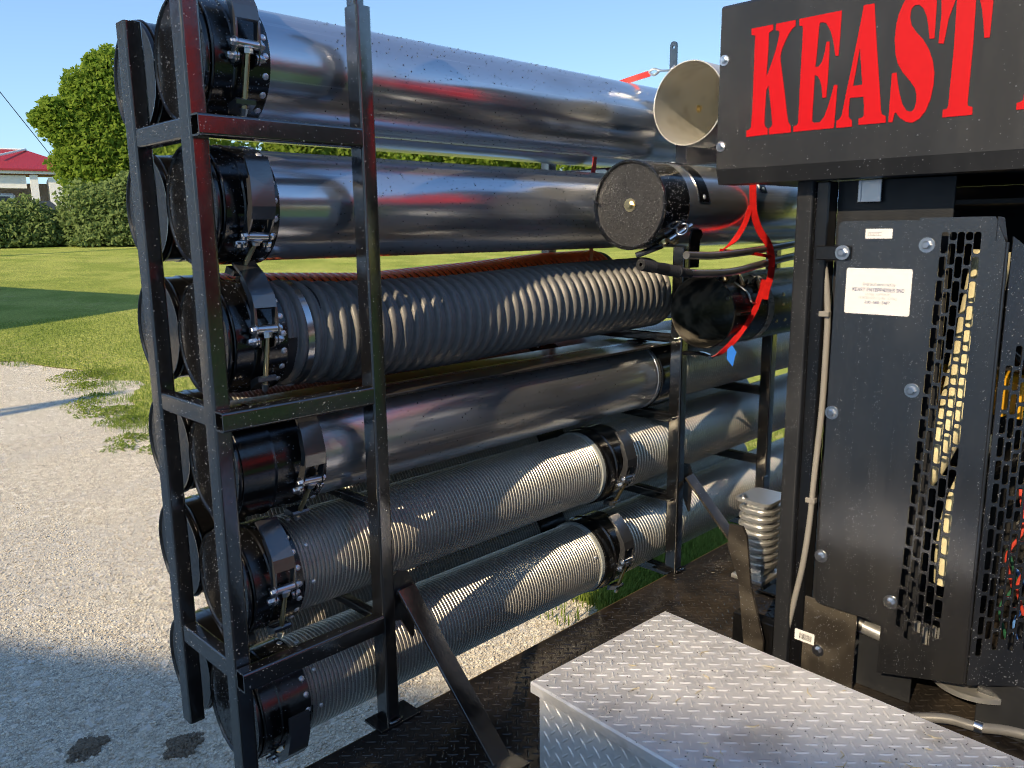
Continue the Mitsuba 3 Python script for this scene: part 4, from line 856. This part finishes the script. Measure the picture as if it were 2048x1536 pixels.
for y, z in ((.543, 1.614), (.548, 1.327), (.555, .870)): obj(gd, 'bolt', bolt((1.6733, y, z), XV, .0088, .008), 'zinc', 30)
obj(gd, 'fold', cat([tube([(1.6765, .4075, 1.620), (1.6765, .4045, .745)], .0035, 8), prism(Polygon([(0, .046), (.012, .044), (.022, 0), (0, 0)]), .003, (.72, -.69, 0), UZ, (1.6743, .4275, 1.620))]), 'panel_paint', 30)
AU = np.array([.66, -.751, 0.])                       # the guard's second face turns back at about 45 degrees
sslots = []
for c in range(11):
    for k in range(15):
        z1 = 1.455 - k * .0458 - (.023 if c % 2 else 0) - max(0, 1 - c) * .06; z0 = z1 - .041; x = .020 + .0150 * c
        if z0 < .80: continue
        sslots.append(sbox(x - .0018, z0 + .005, x + .0018, z1 - .005).buffer(.0040, quad_segs=4))
sp = Polygon([(.004, .742), (.004, 1.630), (.03, 1.610), (.20, 1.47), (.20, .742)]).difference(unary_union(sslots))
side_m = prism(sp, .003, AU, UZ, (1.6765, .404, 0))
obj(M_, 'angled_guard', side_m, 'panel_paint', False, label='second slotted face of the guard, bent away at an angle')
obj(M_, 'rear_wall', cbox(2.40, 2.41, -.8, .95, DZ + .001, 1.7512, .001), 'black_inside', False)
obj(M_, 'inner_wall', cbox(1.745, 2.40, .705, .712, DZ + .001, 1.6895, .001), 'black_inside', False)
obj(M_, 'hose', tube(smooth_path([(1.86, .34, 1.62), (1.88, .37, 1.56), (1.95, .39, 1.50), (2.05, .40, 1.46), (2.3, .42, 1.45)], 8), .055, 20), 'rubber')
# things seen through the slots
cg = tube(smooth_path([(1.83, .470, 1.60), (1.825, .478, 1.50), (1.82, .487, 1.40), (1.815, .500, 1.29), (1.80, .527, 1.20), (1.80, .555, 1.13), (1.83, .60, 1.08)], 8), .036, 20)
obj(M_, 'coolant_hose', cg, 'cream_plastic')
obj(M_, 'coolant_hose', tube(smooth_path([(1.86, .455, 1.22), (1.84, .476, 1.13), (1.82, .492, 1.05), (1.82, .500, .96), (1.83, .50, .88)], 8), .020, 18), 'cream_plastic')
obj(M_, 'fan_wheel', frame(trimesh.creation.torus(.16, .018, major_sections=48, minor_sections=12), (0, 1, 0), (0, 0, 1), (1, 0, 0), (1.99, .55, 1.25)), 'black_gloss', True)
ab = obj(M_, 'amber_filter', cbox(1.93, 2.03, .285, .62, 1.245, 1.332, .012), 'amber', False)
for k_ in range(9): obj(ab, 'rib', cyl((1.925, .305 + .036 * k_, 1.247), (1.925, .305 + .036 * k_, 1.33), .008, 10), 'amber')
obj(M_, 'chrome_fitting', cat([cyl((1.735, .470 + .016 * k_, .735), (1.735, .470 + .016 * k_, .815), .0072, 14) for k_ in range(4)]), 'cast_alu')
for k_, (y, z, m) in enumerate([(.36, 1.03, 'wire_red'), (.34, .97, 'wire_red'), (.37, .90, 'wire_green'), (.33, 1.08, 'amber'), (.35, .86, 'blue_vinyl')]):
    obj(M_, 'wiring', tube(smooth_path([(1.78 + .02 * k_, y, z - .10), (1.76 + .02 * k_, y + .012, z - .03), (1.77 + .02 * k_, y - .008, z + .03), (1.80, y + .01, z + .10)], 6), .0035, 8), m)
obj(M_, 'battery_clamp', cbox(1.84, 1.90, .33, .38, 1.02, 1.05, .005), 'cast_alu', False)
# foot of the machine: base plate, hydraulic fittings
bp = obj(M_, 'base_plate', cbox(1.694, 1.700, .630, .7495, DZ + .001, .812, .001), 'wet_steel', False)
obj(bp, 'bolt', bolt((1.6938, .711, .690), XV, .0085, .007), 'zinc', 30)
bc = obj(bp, 'barcode_sticker', prism(rrect(.047, .027, .001, 2), .0006, UY, UZ, (1.6935, .7445, .712)), 'white_vinyl', False)
rb = np.random.default_rng(5); xx = -.012; bars = []
while xx < .016:
    w = rb.choice([.0006, .0010, .0016]); bars.append(cbox(xx, xx + w, -.008, .006, 0, .0003, .00005)); xx += w + rb.choice([.0007, .0012])
obj(bc, 'barcode', frame(cat(bars), UY, UZ, XV, (1.6929, .7445, .712)), 'print_black', False, kind='stuff')
fl = obj(M_, 'lug_plate', cbox(1.738, 1.744, .575, .6295, DZ + .001, .80, .001), 'cast_alu', False)
hv = obj(M_, 'hydraulic_valve', cyl((1.735, .655, .768), (1.735, .585, .760), .0165, 20), 'cast_alu')
obj(hv, 'collar', cyl((1.735, .640, .769), (1.735, .625, .767), .0200, 20), 'zinc')
for (y, z) in ((.672, .704), (.643, .723), (.646, .697), (.664, .764)):
    obj(hv, 'fitting', cat([cyl((1.738, y, z), (1.712, y, z), .0085, 6), cyl((1.712, y, z), (1.703, y, z), .0105, 16)]), 'zinc', 30)
hb = obj(M_, 'white_hub', frame(lathe([(0, .0001), (0, .012), (-.006, .016), (-.006, .040), (0, .052), (0, .085), (.012, .085)], 0, 0, 48), (0, 0, -1), (0, 1, 0), (1, 0, 0), (1.80, .415, .700)), 'cast_alu', 30)
obj(hb, 'gold_nut', cyl((1.80, .415, .699), (1.80, .415, .716), .016, 6), 'gold_zinc')
obj(M_, 'lower_panel', cbox(1.745, 2.39, -.75, .395, DZ + .001, .74, .002), 'black_satin', False)
fh = obj(M_, 'fuel_hose', tube(smooth_path([(1.62, .52, .640), (1.655, .43, .664), (1.665, .37, .668), (1.70, .30, .668), (1.73, .15, .66)], 8), .010, 12), 'rubber')
obj(fh, 'hose_clamp', cyl((1.6655, .375, .668), (1.6665, .360, .668), .0118, 18), 'zinc')
cd = [(1.704, .757, 1.575), (1.704, .748, 1.52), (1.704, .742, 1.46), (1.702, .740, 1.38), (1.702, .741, 1.25), (1.700, .748, 1.10), (1.698, .752, .98), (1.694, .760, .88), (1.694, .775, .79), (1.694, .79, .70)]
cb = obj(M_, 'conduit', tube(smooth_path(cd, 6), .0068, 12), 'conduit_grey')
for (y, z) in ((.746, 1.466), (.751, 1.043)): obj(cb, 'cable_tie', cbox(1.690, 1.706, y - .011, y + .011, z - .006, z + .006, .0015), 'conduit_grey', False)
mpm = prism(Polygon([(-.949, .936), (-.915, .938), (-.902, .915), (-.886, .794), (-.846, .66), (-.846, DZ + .001), (-.895, DZ + .001), (-.919, .80), (-.952, .879)]), .008, UY, UZ, (1.700, 0, 0))
pin = obj(M_, 'mount_plate', mpm, 'wet_steel', False)
mp2 = obj(M_, 'mount_foot', cbox(1.712, 1.75, .83, .94, DZ + .001, .70, .002), 'black_gloss', False)
# cast finned cooler behind the mount plate
ck = thing('finned_cooler', 'small bright cast aluminium cooler with stacked rounded fins beside the machine post', 'cooler')
for k_ in range(8):
    z = .782 + k_ * .0205; f_ = rrect(.105, .085, .03, 6).buffer(-.001)
    a = prism(f_, .006, (1, 0, 0), (0, 1, 0), (1.865, .955, z)); b = prism(f_.buffer(.006), .007, (1, 0, 0), (0, 1, 0), (1.865, .955, z + .005)); c = prism(f_, .004, (1, 0, 0), (0, 1, 0), (1.865, .955, z + .0115))
    obj(ck, 'fin', cat([a, b, c]), 'cast_alu', 30)
obj(ck, 'core', cbox(1.83, 1.905, .925, .985, .755, .955, .006), 'cast_alu', False)
tp = rrect(.118, .098, .018, 4)
for s_ in (-.045, 0, .045): tp = tp.difference(Point(-.068, s_).buffer(.011))
obj(ck, 'top_plate', prism(tp, .008, (1, 0, 0), (0, 1, 0), (1.865, .955, .9565)), 'cast_alu', 20)
obj(ck, 'bolt', bolt((1.825, .985, .9645), (0, 0, 1), .007, .006), 'zinc', 30)
obj(ck, 'bracket', cbox(1.80, 1.91, .91, 1.0, .745, .757, .002), 'cast_alu', False)
# stickers
st_ = obj(cv, 'sticker', prism(rrect(.130, .0935, .004, 4), .0005, UY, UZ, (1.6797, .632, 1.520)), 'white_vinyl', False, label='white dealer sticker with blue lettering')
def words(par, text, h, yc, z, m, bold=False, shear=0.0, wmax=None):
    g = text_mesh(text, h, .0003, bold)
    g.apply_translation([-(g.bounds[0][0] + g.bounds[1][0]) / 2, 0, 0])
    if wmax: g.apply_scale([wmax / (g.bounds[1][0] - g.bounds[0][0]), 1, 1])
    v = g.vertices.copy(); v[:, 0] += shear * v[:, 1]; g.vertices = v
    obj(par, 'lettering', frame(g, UY, UZ, XV, (1.6792, yc, z)), m, False)
y0_ = .631
for txt, h, z, m, bd, sh, wm in (('Sold and serviced by', .0062, 1.5315, 'print_blue', False, .35, .066), ('KEAST ENTERPRISES INC', .0070, 1.5200, 'print_blue', True, 0, .103),
                                 ('45586 ASPEN RD', .0048, 1.5120, 'print_grey', False, 0, .051), ('HENDERSON IOWA 51541', .0048, 1.5045, 'print_grey', False, 0, .076), ('800-480-2487', .0058, 1.4950, 'print_blue', True, 0, .050)):
    words(cv, txt, h, y0_, z, m, bd, sh, wm)
s2 = obj(cv, 'serial_sticker', prism(rrect(.053, .0195, .0015, 3), .0005, UY, UZ, (1.6797, .6375, 1.636)), 'white_vinyl', False, label='small white serial number sticker')
obj(cv, 'lettering', frame(cat([cbox(-.022, x1_, z_, z_ + .0012, 0, .0003, .00005) for z_, x1_ in ((.003, .006), (0, .002), (-.003, .006))]), UY, UZ, XV, (1.6792, .6375, 1.635)), 'print_grey', False)
wet(M_, sg_m, 16000, 101, keep=lambda P, N: (N[:, 0] < -.5) & (P[:, 1] > .35) & ((P[:, 2] < 1.86) | (meshkit.noise(np.stack([P[:, 1] * 45, P[:, 2] * 3, P[:, 0] * 0], 1), 4) > .72)), r0=.0006, r1=.0018)
wet(M_, cat([cover, prism(front.difference(unary_union(slots)), .003, UY, UZ, (1.6765, 0, 0)), post]), 24000, 102, r0=.0004, r1=.0012,
    keep=lambda P, N: (N[:, 0] < -.5) & (meshkit.noise(np.stack([P[:, 1] * 95, P[:, 2] * 5, P[:, 0] * 0], 1), 8) > .55) & ~((abs(P[:, 1] - .632) < .07) & (abs(P[:, 2] - 1.52) < .05)) & ~((abs(P[:, 1] - .6375) < .03) & (abs(P[:, 2] - 1.636) < .012)))
wet(M_, cat([cbox(1.694, 1.700, .630, .7495, DZ, .812, .001), mpm, side_m]), 5000, 103, keep=lambda P, N: (N[:, 0] < -.5) | (N[:, 1] < -.5))
